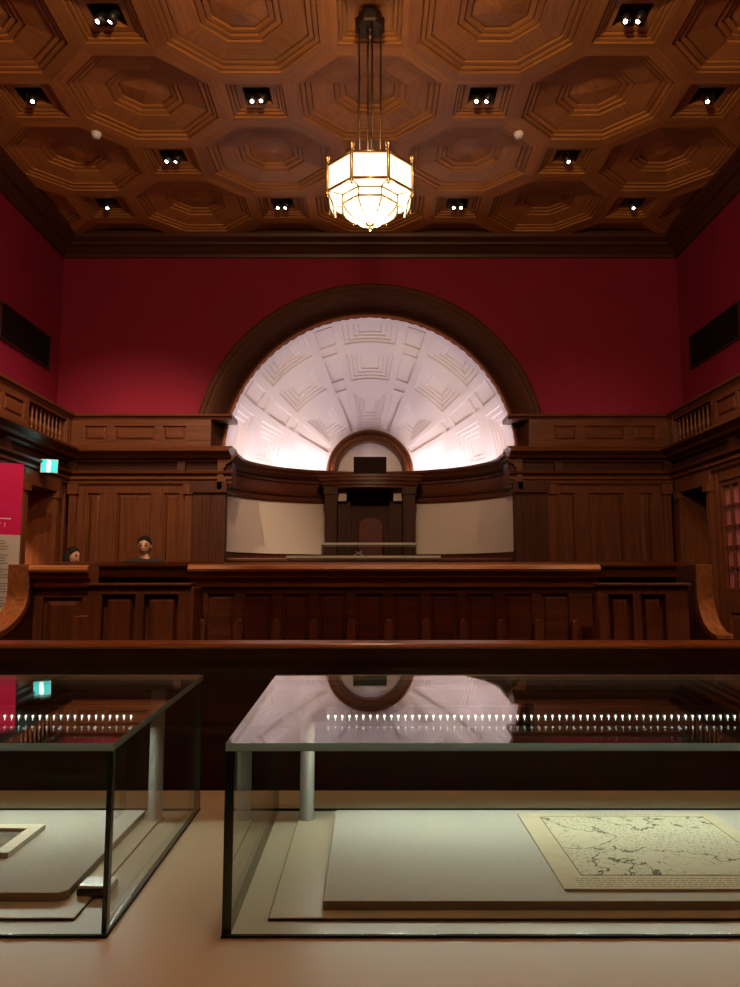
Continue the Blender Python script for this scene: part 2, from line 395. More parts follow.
    capp = [(0, 3.39), (.36, 3.39), (.37, 3.41), (.40, 3.425), (.405, 3.45), (.0, 3.45)]
    cor = [(0, 2.85), (.33, 2.85), (.35, 2.875), (.42, 2.89), (.45, 2.92), (.50, 2.945), (.53, 2.96), (.535, 2.985), (.48, 3.0), (.40, 3.02), (.36, 3.05), (0, 3.05)]
    fri = [(0, 2.72), (.29, 2.72), (.29, 2.86), (0, 2.86)]  # shade under the cornice is painted here with the darker wood
    arc = [(0, 2.56), (.31, 2.56), (.33, 2.585), (.33, 2.62), (.36, 2.63), (.36, 2.66), (.34, 2.68), (.40, 2.70), (.41, 2.725), (0, 2.725)]
    s_ = 1 if sx > 0 else -1
    for pr, lb in ((capp, 'wood cap rail above the small panels, %s half'), (cor, 'heavy projecting wood cornice, %s half'), (fri, 'recessed band under the cornice, shade painted in dark wood, %s half'), (arc, 'wood moulding above the tall panels, %s half')):
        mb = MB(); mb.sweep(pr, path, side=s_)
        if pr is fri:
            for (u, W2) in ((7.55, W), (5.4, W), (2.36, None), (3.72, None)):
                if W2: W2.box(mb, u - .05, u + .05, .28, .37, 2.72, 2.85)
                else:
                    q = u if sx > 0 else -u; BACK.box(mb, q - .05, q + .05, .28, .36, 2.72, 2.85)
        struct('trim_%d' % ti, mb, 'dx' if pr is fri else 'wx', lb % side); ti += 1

# right: glazed doors in the side wall
mb = MB(); RIGHT.box(mb, 6.92, 8.0, .15, .155, 1.22, 2.45); dr = struct('door_1', MB().box(3.80, 3.84, 6.94, 6.96, 1.22, 2.44), 'wz', 'glazed wooden door with mauve curtain on the right wall'); OFF[dr.name] = Vector((0, 0, 0))
mb = MB()
pc = [(7.06, 7.26), (7.28, 7.48), (7.62, 7.79), (7.81, 7.98)]
zz = [1.30, 1.52, 1.74, 1.96, 2.18, 2.40]
cur = 6.96
for a, b in pc: RIGHT.box(mb, cur, a, .245, .28, 1.22, 2.45); cur = b
RIGHT.box(mb, cur, 8.06, .245, .28, 1.22, 2.45)
for a, b in pc:
    RIGHT.box(mb, a, b, .245, .28, 1.22, zz[0]); RIGHT.box(mb, a, b, .245, .28, zz[-1], 2.45)
    for z in zz[1:-1]: RIGHT.box(mb, a, b, .25, .272, z - .010, z + .010)
build('door_frame', mb, 'wz', dr)
mb = MB()
for a, b in pc: RIGHT.box(mb, a - .005, b + .005, .254, .258, 1.28, 2.42)
build('pane', mb, 'glass', dr)
mb = MB(); n = 60; vs = []; fs = []
for i in range(n + 1):
    p = RIGHT.f(6.96 + 1.09 * i / n, .233 + .008 * sin(i * 1.1), 0); vs += [(p[0], p[1], 1.25), (p[0], p[1], 2.44)]
for i in range(n): fs.append((2 * i, 2 * i + 2, 2 * i + 3, 2 * i + 1))
mb.add(vs, fs, 0, True); build('curtain', mb, 'curtain', dr)
mb = MB(); p = RIGHT.f(7.55, .292, 1.83); mb.ball(p, .014); build('door_knob', mb, 'brass', dr)
# doors at the ends of the passages
for sx, oy0, oy1, k in ((-1, 8.08, 8.86, 2), (1, 8.22, 8.96, 3)):
    F = Fr(lambda u, d, z, sx=sx: (sx * (XW + .95 - d), u, z)); mb = MB(); m = (oy0 + oy1) / 2
    F.panelled(mb, oy0, oy1, 0, 2.45, [(oy0 + .1, m - .05), (m + .05, oy1 - .1)], [(.2, .9), (1.05, 2.3)], .03, .055)
    struct('door_%d' % k, mb, 'wz', 'panelled wooden door inside the %s doorway' % ('left' if sx < 0 else 'right'), bevel=.003)

# ------------------------------------------------------------ the great arch and the apse
def arcsweep(mb, prof, c, n=64, a0=0, a1=180, mi=0, smooth=False):
    # prof (r, y) swept about the y axis through c
    vs = []; m = len(prof); fs = []
    for i in range(n + 1):
        a = R(a0 + (a1 - a0) * i / n)
        for r, y in prof: vs.append((c[0] + r * cos(a), y, c[1] + r * sin(a)))
    for i in range(n):
        for j in range(m): fs.append((i * m + j, i * m + (j + 1) % m, (i + 1) * m + (j + 1) % m, (i + 1) * m + j))
    fs += [tuple(range(m)), tuple(n * m + j for j in range(m))]
    mb.add(vs, fs, mi, smooth); return mb
mb = MB(); ap = [(2.24, YB), (2.24, 9.20), (2.21, 9.17), (2.17, 9.19)]
for i in range(7): t = i / 6; ap.append((2.16 - .20 * t, 9.19 + .26 * (1 - cos(t * pi / 2)) + .02))
ap += [(1.955, 9.46), (1.93, 9.44), (1.90, 9.46), (1.90, 9.70), (2.0, 9.70)]
arcsweep(mb, ap, (0, 3.0), 96); mb.v = [(x, y, z - .05 if z > 3.2 else z - .05 * max(0, (z - 3.0) / .2)) for x, y, z in mb.v]
struct('trim_30', mb, 'archw', 'broad dark wood arch framing the apse')
mb = MB(); arcsweep(mb, [(1.905, 9.41), (1.885, 9.40), (1.875, 9.42), (1.885, 9.44), (1.905, 9.45)], (0, ZS), 96)
struct('trim_31', mb, 'ox', 'slim bright bead on the inner edge of the arch')
# pilasters carrying the arch
for sx in (-1, 1):
    mb = MB(); a, b = sorted((sx * 1.80, sx * 2.22))
    mb.box(a, b, 9.16, 9.30, 0, 2.6); c, d = sorted((sx * 1.93, sx * 2.22)); mb.box(c, d, 9.30, YB + .05, 0, 2.6)
    for k in range(3):
        c = sx * (1.92 + .09 * k); mb.box(c - .02, c + .02, 9.145, 9.17, .3, 2.4)
    mb.box(a - .02, b + .02, 9.12, 9.2, 2.46, 2.6); mb.box(a - .02, b + .02, 9.12, 9.2, 0, .25)
    struct('trim_%d' % (32 + (sx > 0)), mb, 'dz', 'dark wood pilaster on the %s side of the apse' % ('left' if sx < 0 else 'right'), bevel=.004)
# apse wall
def ell(r, a): return (r * cos(a), YB + .2 + (r * (DA / RA) - .2 * 0) * sin(a) - .0)
def epath(a0=180, a1=0, n=64, k=1): return [(RA * k * cos(R(a0 + (a1 - a0) * i / n)), YB + .0 + DA * k * sin(R(a0 + (a1 - a0) * i / n))) for i in range(n + 1)]
mb = MB(); mb.sweep([(0, 0), (0, 2.96), (-.1, 2.96), (-.1, 0)], epath(), side=-1)
struct('wall_apse', mb, 'wz', 'curved wooden wall inside the apse')
for a0, a1, lb in ((179.5, 108.5, 'left'), (71.5, .5, 'right')):
    mb = MB(); mb.sweep([(.004, 1.75), (.02, 1.75), (.02, 2.54), (.004, 2.54)], epath(a0, a1, 40), side=-1)
    build('fabric_panel', mb, 'screen', label='pale curved wall panel in the apse, %s of the judge seat' % lb, cat='wall panel')
# apse entablature with light cove
ent = [(0, 2.50), (.045, 2.50), (.06, 2.53), (.055, 2.58), (.10, 2.60), (.11, 2.63), (.075, 2.65), (.075, 2.77), (.10, 2.785), (.10, 2.815), (.15, 2.84), (.19, 2.875), (.20, 2.90), (.235, 2.93), (.24, 2.965), (.22, 2.972), (.205, 2.965), (.20, 2.92), (0, 2.92)]
mb = MB(); mb.sweep(ent, [(-1.9, 9.12)] + epath(180, 0, 72) + [(1.9, 9.12)], side=-1)
struct('trim_34', mb, 'wx', 'curved wood cornice inside the apse')
mb = MB()
for i in range(96):
    a = R(178 - 176 * i / 95)
    if abs(cos(a)) < .33: continue
    r = .945; x, y = RA * r * cos(a), YB + DA * r * sin(a); mb.box(x - .011, x + .011, y - .011, y + .011, 2.79, 2.813)
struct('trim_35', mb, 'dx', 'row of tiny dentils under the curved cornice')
for a0, a1, lb in ((176, 111, 'left'), (69, 4, 'right')):
    mb = MB(); mb.sweep([(.07, 2.921), (.11, 2.921), (.11, 2.929), (.07, 2.929)], epath(a0, a1, 40), side=-1)
    build('cove_light', mb, 'cove', label='glowing light strip behind the apse cornice, %s half' % lb, cat='light strip')
# coffered half dome
def dome():
    sect = [(.5, 23.5), (39.5, 62.5), (78.5, 101.5), (117.5, 140.5), (156.5, 179.5)]
    ribs = [(27.8, 35.2), (66.8, 74.2), (105.8, 113.2), (144.8, 152.2)]
    th = [(24.5, 39), (46, 61), (67.6, 84)]
    rth = [(22, 39.5), (42, 44.8), (47.5, 60), (62.8, 66), (69, 85)]
    INS = [0, .11, .22, .33]; e = .10
    P = set(); T = set()
    for a, b in sect:
        for k in INS:
            for q in (a + k * (b - a) * .9, b - k * (b - a) * .9): P |= {round(q - e, 3), round(q + e, 3)}
    for a, b in ribs: P |= {a - e, a + e, b - e, b + e}
    for a, b in th:
        for k in INS:
            for q in (a + k * (b - a) * .9, b - k * (b - a) * .9): T |= {round(q - e, 3), round(q + e, 3)}
    for a, b in rth: T |= {a - e, a + e, b - e, b + e}
    for v in range(0, 181, 3): P.add(float(v))
    for v in range(18, 91, 3): T.add(float(v))
    P = sorted(p for p in P if 0 <= p <= 180); T = sorted(t for t in T if 18 <= t <= 90)
    def dep(p, t):
        for a, b in sect:
            for c, d in th:
                if a < p < b and c < t < d:
                    m = 0
                    for i, k in enumerate(INS):
                        if a + k * (b - a) * .9 < p < b - k * (b - a) * .9 and c + k * (d - c) * .9 < t < d - k * (d - c) * .9: m = i + 1
                    return .019 * m * (.35 + .65 * sin(R(t)))
        for a, b in ribs:
            if a < p < b:
                for c, d in rth:
                    if c < t < d: return .022
        return 0
    vs = []; fs = []
    for p in P:
        for t in T:
            k = 1 + dep(p, t) / RA
            vs.append((k * RA * sin(R(t)) * cos(R(p)), YB + .02 + k * DA * cos(R(t)), ZS + k * RA * sin(R(t)) * sin(R(p))))
    n = len(T)
    for i in range(len(P) - 1):
        for j in range(n - 1): fs.append((i * n + j, i * n + j + 1, (i + 1) * n + j + 1, (i + 1) * n + j))
    mb = MB().add(vs, fs); o = struct('ceiling_apse', mb, 'plaster', 'white coffered plaster half dome of the apse'); return o
dome()
# small inner arch over the judge's seat
mb = MB(); arcsweep(mb, [(r_ * 1.055, y_) for r_, y_ in [(.62, 11.10), (.62, 10.95), (.605, 10.92), (.58, 10.93), (.575, 10.96), (.55, 10.955), (.54, 10.92), (.505, 10.93), (.50, 10.98), (.475, 10.985), (.465, 11.0), (.465, 11.2), (.62, 11.2)]], (0, 2.965), 48)
struct('trim_36', mb, 'wx', 'small moulded wood arch above the judge seat')
mb = MB().box(-.6, .6, 11.16, 11.22, 1.2, 3.6); struct('trim_37', mb, 'plaster', 'pale plaster inside the small arch')

# ------------------------------------------------------------ dais, judge's bench, canopy
mb = MB().box(-4.3, 4.3, 6.3, YB + .2, 0, .15); struct('floor_dais', mb, 'carpet', 'low raised floor at the back of the court').name = 'floor.001'
mb = MB().box(-1.85, 1.85, 9.62, 11.2, 0, 1.2); struct('floor.002', mb, 'wx', 'raised floor inside the apse')
jb = thing('judge_bench', (0, 9.45, .15), 'long dark wood judge bench front closing the apse', 'judge bench')
mb = MB(); F = Fr(lambda u, d, z: (u, 9.58 - d, z)); F.panelled(mb, -1.84, 1.84, .15, 1.62, [(-1.7 + .58 * k, -1.2 + .58 * k) for k in range(6)], [(.35, 1.45)], .05, .075)
build('front_panel', mb, 'wx', jb, bevel=.003)
mb = MB().box(-1.86, 1.86, 9.45, 9.85, 1.62, 1.66); build('desk_top', mb, 'wx', jb, bevel=.008)
cn = thing('judge_canopy', (0, 10.6, 1.2), 'dark wood canopy on square columns over the judge seat', 'canopy')
def bow(h, y0, yb, n=20, hw=.70, b=.13): return [(-hw, yb)] + [(-hw + 2 * hw * i / n, y0 + b * (1 - cos(((i / n) * 2 - 1) * pi / 2))) for i in range(n + 1)] + [(hw, yb)]
mb = MB()
for hw, y0, z0, z1 in ((.66, 10.20, 2.66, 2.70), (.68, 10.17, 2.70, 2.74), (.71, 10.13, 2.755, 2.80), (.73, 10.11, 2.80, 2.835), (.69, 10.16, 2.735, 2.756)):
    mb.prism(bow(0, y0, 10.92, hw=hw), 'z', z0, z1)
build('canopy_top', mb, 'wx', cn)
for sx in (-1, 1):
    mb = MB(); a, b = sorted((sx * .46, sx * .63)); mb.box(a, b, 10.24, 10.9, 1.2, 2.66)
    mb.box(a + .03, b - .03, 10.225, 10.25, 1.35, 2.5); mb.box(a - .015, b + .015, 10.22, 10.5, 2.56, 2.66); build('column', mb, 'dz', cn, bevel=.004)
    mb = MB(); a, b = sorted((sx * .28, sx * .47)); mb.box(a, b, 10.62, 10.68, 1.2, 2.50)
    mb.box(a + .04, b - .04, 10.61, 10.63, 1.3, 2.4); build('inner_panel', mb, 'dz', cn, bevel=.004)
    mb = MB(); a, b = sorted((sx * .335, sx * .455)); mb.box(a, b, 10.50, 10.56, 2.495, 2.655); mb.box(a + .02, b - .02, 10.495, 10.51, 2.515, 2.635); build('pale_block', mb, 'screen', cn, label='pale square block beside the column head')
mb = MB().box(-.5, .5, 11.0, 11.04, 1.2, 2.66); build('back_panel', mb, 'dz', cn)
sc_ = thing('display_screen', (0, 10.45, 2.835), 'flat dark screen standing on top of the canopy', 'screen')
mb = MB().box(-.235, .235, 10.44, 10.475, 2.865, 3.125); build('screen_panel', mb, simple('screen_brown_black', (.022, .012, .008), .8, spec=.1), sc_, bevel=.004)
mb = MB().box(-.12, .12, 10.42, 10.52, 2.836, 2.85); mb.box(-.03, .03, 10.46, 10.48, 2.85, 2.9); build('stand', mb, 'black', sc_)
ch = thing('judge_chair', (.01, 10.45, 1.2), 'red leather high-backed judge chair under the canopy', 'chair')
mb = MB(); pts = [(-.17, 1.62), (.19, 1.62), (.195, 2.15), (.17, 2.22), (.08, 2.265), (-.06, 2.265), (-.15, 2.22), (-.175, 2.15)]; mb.prism(pts, 'y', 10.54, 10.60); build('backrest', mb, 'leather', ch, bevel=.02)
mb = MB().box(-.22, .24, 10.2, 10.58, 1.58, 1.66); build('seat', mb, 'leather', ch, bevel=.02)
for x in (-.19, .21):
    for y in (10.24, 10.54):
        build('leg', MB().tube((x, y, 1.2), (x, y, 1.6), .02), 'dz', ch)
    build('armrest', MB().box(x - .025, x + .025, 10.22, 10.56, 1.80, 1.83).box(x - .02, x + .02, 10.24, 10.28, 1.62, 1.8), 'dz', ch, bevel=.005)

# ------------------------------------------------------------ dock in the middle of the court
dk = thing('courtroom_dock', (0, 4.7, 0), 'long wooden prisoner dock with curved scroll ends', 'dock')
def nose_rail(mb, x0, x1, y, zt, mi=0):
    pr = [(y + .10, zt), (y - .055, zt), (y - .078, zt - .010), (y - .085, zt - .026), (y - .080, zt - .040), (y - .055, zt - .048), (y - .05, zt - .075), (y - .02, zt - .085), (y - .015, zt - .13), (y + .10, zt - .13)]
    mb.prism(pr, 'x', x0, x1, mi)
YD = 4.40
mb = MB(); nose_rail(mb, -1.06, 1.34, YD, 1.492); build('top_rail', mb, 'ox', dk)
mb = MB(); F = Fr(lambda u, d, z: (u, YD + .06 - d, z))
F.panelled(mb, -1.03, 1.31, .06, 1.37, [(-.984 + .2185 * k + .03, -.984 + .2185 * (k + 1) - .03) for k in range(10)], [(.3, 1.32)], .04, .055, b=.003)
build('front_panel', mb, 'wx', dk, bevel=.003)
for k in range(11):
    x = -.984 + .2185 * k; mb = MB()
    pr = [(x - .026, .06), (x + .026, .06), (x + .026, 1.14), (x + .018, 1.165), (x, 1.178), (x - .018, 1.165), (x - .026, 1.14)]
    mb.prism(pr, 'y', YD - .055, YD + .01); build('lit_pilaster_foot', mb, 'wz', dk, bevel=.004)  # stands for the lit pilaster foot, rounded off where the rail's shadow ends
# left end piece and scroll wings
mb = MB(); nose_rail(mb, -1.985, -1.64, YD, 1.488); build('top_rail', mb, 'ox', dk)
mb = MB(); F.panelled(mb, -1.985, -1.65, .06, 1.37, [(-1.93, -1.70)], [(.3, 1.30)], .03, .05); build('end_panel', mb, 'wz', dk, bevel=.003)
def scroll(x0, x1, yend, name='scroll_arm'):
    pr = [(4.335, 1.492), (4.335, 1.33)]
    for i in range(1, 15):
        a = i / 14 * pi / 2
        pr.append((4.335 - (4.335 - yend) * (1 - cos(a)), 1.33 - (1.33 - 1.105) * sin(a)))
    n = len(pr); low = [(yend - .004, 1.080)]
    for i in range(14, 0, -1):
        a = i / 14 * pi / 2
        low.append((4.365 - (4.335 - yend) * (1 - cos(a)), 1.30 - (1.33 - 1.105) * sin(a)))
    low += [(4.365, 1.492)]
    mb = MB().prism(pr + low, 'x', x0, x1); o = build('scroll_face', mb, 'oy', dk, bevel=.003)
    pr = low[1:] + [(4.62, 1.492), (4.62, .06), (4.2, .06), (4.2, 1.0), (yend + .03, 1.05)]
    mb = MB().prism(pr, 'x', x0 + .004, x1 - .004); build('scroll_arm', mb, 'dz', dk, bevel=.003); return o
scroll(-2.11, -1.985, 3.80); scroll(1.90, 1.995, 4.12)
for sx in (-1, 1):
    mb = MB(); q = [(sx * 1.92, 4.6), (sx * 1.985, 4.6), (sx * 2.24, 5.3), (sx * 2.17, 5.3)]; mb.prism(q, 'z', .06, 1.47); build('side_panel', mb, 'dz', dk)
# back rail of the dock
mb = MB(); nose_rail(mb, -2.2, 2.2, 5.2, 1.524)
mb.box(-2.2, 2.2, 5.14, 5.30, 1.42, 1.50); build('rear_rail', mb, 'wx', dk)
mb = MB(); F2 = Fr(lambda u, d, z: (u, 5.26 - d, z)); F2.panelled(mb, -2.16, 2.16, .06, 1.42, [(-1.9 + .48 * k, -1.9 + .48 * k + .4) for k in range(8)], [(.3, 1.35)], .03, .05); build('rear_panel', mb, 'dx', dk, bevel=.003)
# gates
for x0, x1, pn in ((-1.575, -1.01, [(-1.495, -1.311), (-1.26, -1.07)]), (1.275, 1.775, [(1.331, 1.467), (1.512, 1.648)])):
    mb = MB(); F3 = Fr(lambda u, d, z: (u, 4.24 - d, z)); F3.panelled(mb, x0, x1, .06, 1.372, pn, [(.25, 1.322)], .03, .075, b=.012)
    g = build('gate', mb, 'wz', dk, bevel=.003)
    mb = MB().box(x0 - .012, x1 + .012, 4.145, 4.25, 1.370, 1.386); build('gate_cap', mb, 'wx', g, bevel=.004)
mb = MB().box(-1.01, -.985, 4.17, 4.45, .06, 1.36); mb.box(-1.66, -1.575, 4.19, 4.5, .06, 1.2); build('gate_post', mb, 'wz', dk, bevel=.003)
mb = MB().box(-2.2, 2.2, 4.17, 5.3, 0, .06); build('floor_plinth', mb, 'dx', dk)
# papers/label holder on the rear rail
# ------------------------------------------------------------ barrier right behind the showcases
br = thing('bar_rail', (0, 2.2, 0), 'dark wood barrier with polished orange-brown top behind the glass cases', 'barrier')
mb = MB(); mb.prism([(2.10, 1.226), (2.103, 1.232), (2.110, 1.234), (2.225, 1.234), (2.24, 1.226), (2.24, 1.220), (2.108, 1.220), (2.101, 1.222)], 'x', -3.4, 3.4); build('top_rail', mb, 'ox', br)
mb = MB(); mb.prism([(2.112, 1.2195), (2.112, 1.19), (2.135, 1.165), (2.14, 1.13), (2.23, 1.13), (2.23, 1.2195)], 'x', -3.38, 3.38)
mb.box(-3.38, 3.38, 2.15, 2.22, 0, 1.14); mb.box(-3.38, 3.38, 2.135, 2.16, .98, 1.0)
build('panel', mb, 'dx', br)

# ------------------------------------------------------------ plinth and the two glass showcases
pl = thing('display_plinth', (0, 1.3, 0), 'wide beige plinth under both glass showcases', 'plinth')
build('plinth_top', MB().box(-2.0, 2.0, .62, 2.03, .82, .86), 'deck', pl, bevel=.003)
build('plinth_body', MB().box(-1.96, 1.96, .66, 2.02, 0, .82), 'deck', pl)
ZD = .86
def showcase(x0, x1, px, ledx, nled, dirn, label):
    y0, y1, zt, t = 1.225, 1.866, 1.155, .0125
    z0 = ZD + .0005
    t_ = thing('glass_showcase', ((x0 + x1) / 2, (y0 + y1) / 2, ZD), label, 'glass case', 'glass showcases on the plinth')
    def pane(name, X0, X1, Y0, Y1, Z0, Z1, ax, mats=('glass', 'edge')):
        mb = MB().box(X0, X1, Y0, Y1, Z0, Z1)
        # faces order: bottom, top, front(y0), right(x1), back(y1), left(x0)
        big = {'x': (3, 5), 'y': (2, 4), 'z': (0, 1)}[ax]
        mb.mi = [0 if i in big else 1 for i in range(6)]
        return build(name, mb, list(mats), t_)
    pane('front_pane', x0, x1, y0, y0 + t, z0, zt - t, 'y'); pane('back_pane', x0, x1, y1 - t, y1, z0, zt - t, 'y')
    pane('side_pane', x0, x0 + t, y0 + t + .0003, y1 - t - .0003, z0, zt - t, 'x'); pane('side_pane', x1 - t, x1, y0 + t + .0003, y1 - t - .0003, z0, zt - t, 'x')
    tp = pane('top_pane', x0, x1, y0, y1, zt - t, zt, 'z', ('glass_top', 'edgelit'))
    for v in tp.data.vertices:      # the lid rises slightly towards the back
        if v.co.y > 0: v.co.z += LIFT
    for o in t_.children:
        if o.name.startswith(('front', 'back', 'side')):
            for v in o.data.vertices:
                if v.co.z > .1: v.co.z += LIFT * ((v.co.y + (y0 + y1) / 2) - y0) / (y1 - y0) - .0002
    # dark seam at the foot of the glass
    mb = MB(); e = .0035
    mb.box(x0 - .001, x1 + .001, y0 - .002, y0 + e, ZD + .0004, ZD + .004); mb.box(x0 - .001, x1 + .001, y1 - e, y1 + .001, ZD + .0004, ZD + .003)
    mb.box(x0 - .001, x0 + e, y0, y1, ZD + .0004, ZD + .004); mb.box(x1 - e, x1 + .001, y0, y1, ZD + .0004, ZD + .004); build('foot_seam', mb, 'seam', t_)
    for q in px:
        mb = MB().lathe([(.022, ZD + .0004), (.022, ZD + .003), (.0165, ZD + .004), (.0165, zt - t + .012)], (q, 1.785, 0), 20); build('post', mb, 'steel', t_)
    zb = zt - t - .036
    mb = MB().box(min(px), max(px), 1.772, 1.80, zb - .024, zb + .012); bar = build('light_bar', mb, 'bronze', t_, bevel=.002)
    for k in range(nled):
        x = ledx + dirn * k * .0163
        mb = MB().lathe([(.0003, -.0085), (.0009, -.003), (.0023, .0), (.0027, .002), (.0015, .0042)], (x, 1.7685, zb - .010), 8); build('led', mb, 'led', bar)
    cx, L = (min(px) + max(px)) / 2, max(px) - min(px)
    for k in range(0, nled, 5):
        light('led_beam', 'SPOT', (ledx + dirn * (k * .0163), 1.7585, zb - .010), (ledx + dirn * (k * .0163), 1.60, .86), LEDP, (.97, 1, .84), .0022, spot=165, blend=1)
    return t_
LEDP = .66; LIFT = .025
SC1 = showcase(-.2315, 1.16, (-.146, 1.075), -.097, 70, 1, 'glass showcase with the old map inside, on the right')
SC2 = showcase(-1.52, -.4115, (-1.435, -.498), -.556, 40, -1, 'glass showcase with a small framed picture inside, on the left')
# base plates
for sc, x0, x1 in ((SC1, -.166, 1.10), (SC2, -1.46, -.486)):
    build('base_plate', MB().box(x0, x1, 1.285, 1.79, ZD + .0006, ZD + .004), 'deck', sc, bevel=.0006)
    build('plate_gap', MB().box(x0 - .0012, x1 + .0012, 1.282, 1.7906, ZD + .0004, ZD + .0024), 'seam', sc)
def board(x0, x1, y0, y1, label, c=.0):
    mb = MB(); z0, z1 = ZD + .0042, ZD + .019
    mb.prism([(x0, y0), (x1 - c, y0), (x1, y0 + c), (x1, y1), (x0, y1)] if c else [(x0, y0), (x1, y0), (x1, y1), (x0, y1)], 'z', z0, z1)
    mb.mi = [1, 0] + [1] * (len(mb.f) - 2)
    return build('mount_board', mb, ['mount', 'mountside'], label=label, cat='board', bevel=.0012)
board(-.079, 1.0, 1.312, 1.80, 'grey fabric-covered board lying under the old map')
board(-1.40, -.525, 1.345, 1.80, 'grey fabric-covered board lying under the small framed picture', .012)
ZM = ZD + .0192

# old map print: a sheet with a bordered engraved picture (generic coasts)
def map_mat():
    m, n, p = nt('engraved_map_ink')
    tc = n.nodes.new('ShaderNodeTexCoord'); L = n.links.new
    nz = n.nodes.new('ShaderNodeTexNoise'); nz.inputs['Scale'].default_value = 4.6; nz.inputs['Detail'].default_value = 5; nz.inputs['Roughness'].default_value = .55; nz.inputs['Distortion'].default_value = .5
    L(tc.outputs['Object'], nz.inputs['Vector'])
    def mth(op, a, b=None, c=None):
        x = n.nodes.new('ShaderNodeMath'); x.operation = op
        for i, q in enumerate((a, b, c)):
            if q is None: continue
            if isinstance(q, (int, float)): x.inputs[i].default_value = q
            else: L(q, x.inputs[i])
        return x.outputs[0]
    d = mth('ABSOLUTE', mth('SUBTRACT', nz.outputs['Fac'], .5)); coast = mth('LESS_THAN', d, .0055)
    land = mth('GREATER_THAN', nz.outputs['Fac'], .5)
    v = n.nodes.new('ShaderNodeTexVoronoi'); v.inputs['Scale'].default_value = 150; L(tc.outputs['Object'], v.inputs['Vector'])
    dots = mth('LESS_THAN', v.outputs['Distance'], .33)
    sea = mth('MULTIPLY', dots, mth('SUBTRACT', 1, land))
    n2 = n.nodes.new('ShaderNodeTexNoise'); n2.inputs['Scale'].default_value = 22; n2.inputs['Detail'].default_value = 3; L(tc.outputs['Object'], n2.inputs['Vector'])
    riv = mth('MULTIPLY', mth('LESS_THAN', mth('ABSOLUTE', mth('SUBTRACT', n2.outputs['Fac'], .5)), .008), land)
    ink = mth('MINIMUM', mth('ADD', mth('ADD', mth('MULTIPLY', coast, .95), mth('MULTIPLY', sea, .55)), mth('MULTIPLY', riv, .5)), 1)
    mx = n.nodes.new('ShaderNodeMix'); mx.data_type = 'RGBA'; L(ink, mx.inputs[0])
    mx.inputs[6].default_value = (.56, .54, .40, 1); mx.inputs[7].default_value = (.13, .13, .09, 1)
    L(mx.outputs[2], p.inputs['Base Color']); p.inputs['Roughness'].default_value = .9; p.inputs['Specular IOR Level'].default_value = .1
    return m
M['map'] = map_mat(); M['paper'] = simple('aged_paper', (.54, .50, .35), .9, spec=.1, noise=.05, nscale=30)
M['ink'] = simple('faded_ink', (.16, .14, .09), .9, spec=.1)
mp = thing('antique_map', (.56, 1.56, ZM), 'old engraved map on cream paper lying on a grey board', 'map')
x0, x1, y0, y1 = .337, .785, 1.350, 1.765
build('sheet', MB().box(x0, x1, y0, y1, ZM, ZM + .004), 'paper', mp, bevel=.0006)
bx0, bx1, by0, by1 = x0 + .045, x1 - .035, y0 + .058, y1 - .028; zt = ZM + .0043
build('printed_image', MB().box(bx0, bx1, by0, by1, ZM + .004, zt), 'map', mp)
mb = MB(); w_ = .0016
for q in (0,):
    for a in ((bx0 - q, bx1 + q, by0 - q, by0 - q + w_), (bx0 - q, bx1 + q, by1 + q - w_, by1 + q), (bx0 - q, bx0 - q + w_, by0 - q, by1 + q), (bx1 + q - w_, bx1 + q, by0 - q, by1 + q)): mb.box(*a, ZM + .004, zt + .0002)
build('border_line', mb, 'ink', mp)
mb = MB()
for r_ in range(5):      # lines of tiny text: strokes
    y = y0 + .010 + r_ * .0085; x = x0 + .03
    while x < x1 - .03:
        l = .004 + random.random() * .012; mb.box(x, min(x + l, x1 - .025), y, y + .0016, ZM + .004, zt); x += l + .004
x = x0 + .13
while x < x1 - .13: l = .006 + random.random() * .010; mb.box(x, x + l, y1 - .017, y1 - .0125, ZM + .004, zt); x += l + .004
build('lettering', mb, simple('pale_ink', (.34, .31, .21), .9), mp)
# small framed picture
fp = thing('framed_picture', (-.83, 1.58, ZM), 'small dark landscape picture in a cream frame', 'picture')
x0, x1, y0, y1 = -.98, -.70, 1.50, 1.668; t = .028
mb = MB().box(x0, x1, y0, y0 + t, ZM, ZM + .011).box(x0, x1, y1 - t, y1, ZM, ZM + .011).box(x0, x0 + t, y0 + t, y1 - t, ZM, ZM + .011).box(x1 - t, x1, y0 + t, y1 - t, ZM, ZM + .011)
build('frame', mb, simple('cream_frame', (.66, .62, .48), .6), fp, bevel=.001)
build('canvas', MB().box(x0 + t, x1 - t, y0 + t, y1 - t, ZM, ZM + .004), simple('painted_landscape', (.13, .10, .055), .6, noise=.6, nscale=22), fp)
# data logger
dl = thing('data_logger', (-.484, 1.388, ZD + .004), 'tiny black and silver gauge beside the grey board', 'gauge')
build('body', MB().box(-.514, -.456, 1.365, 1.412, ZD + .0045, ZD + .016), 'black', dl, bevel=.002)
build('silver_top', MB().box(-.512, -.458, 1.368, 1.410, ZD + .016, ZD + .021), simple('crinkled_silver', (.6, .6, .58), .35, .7, bump=.8, nscale=120), dl, bevel=.001)

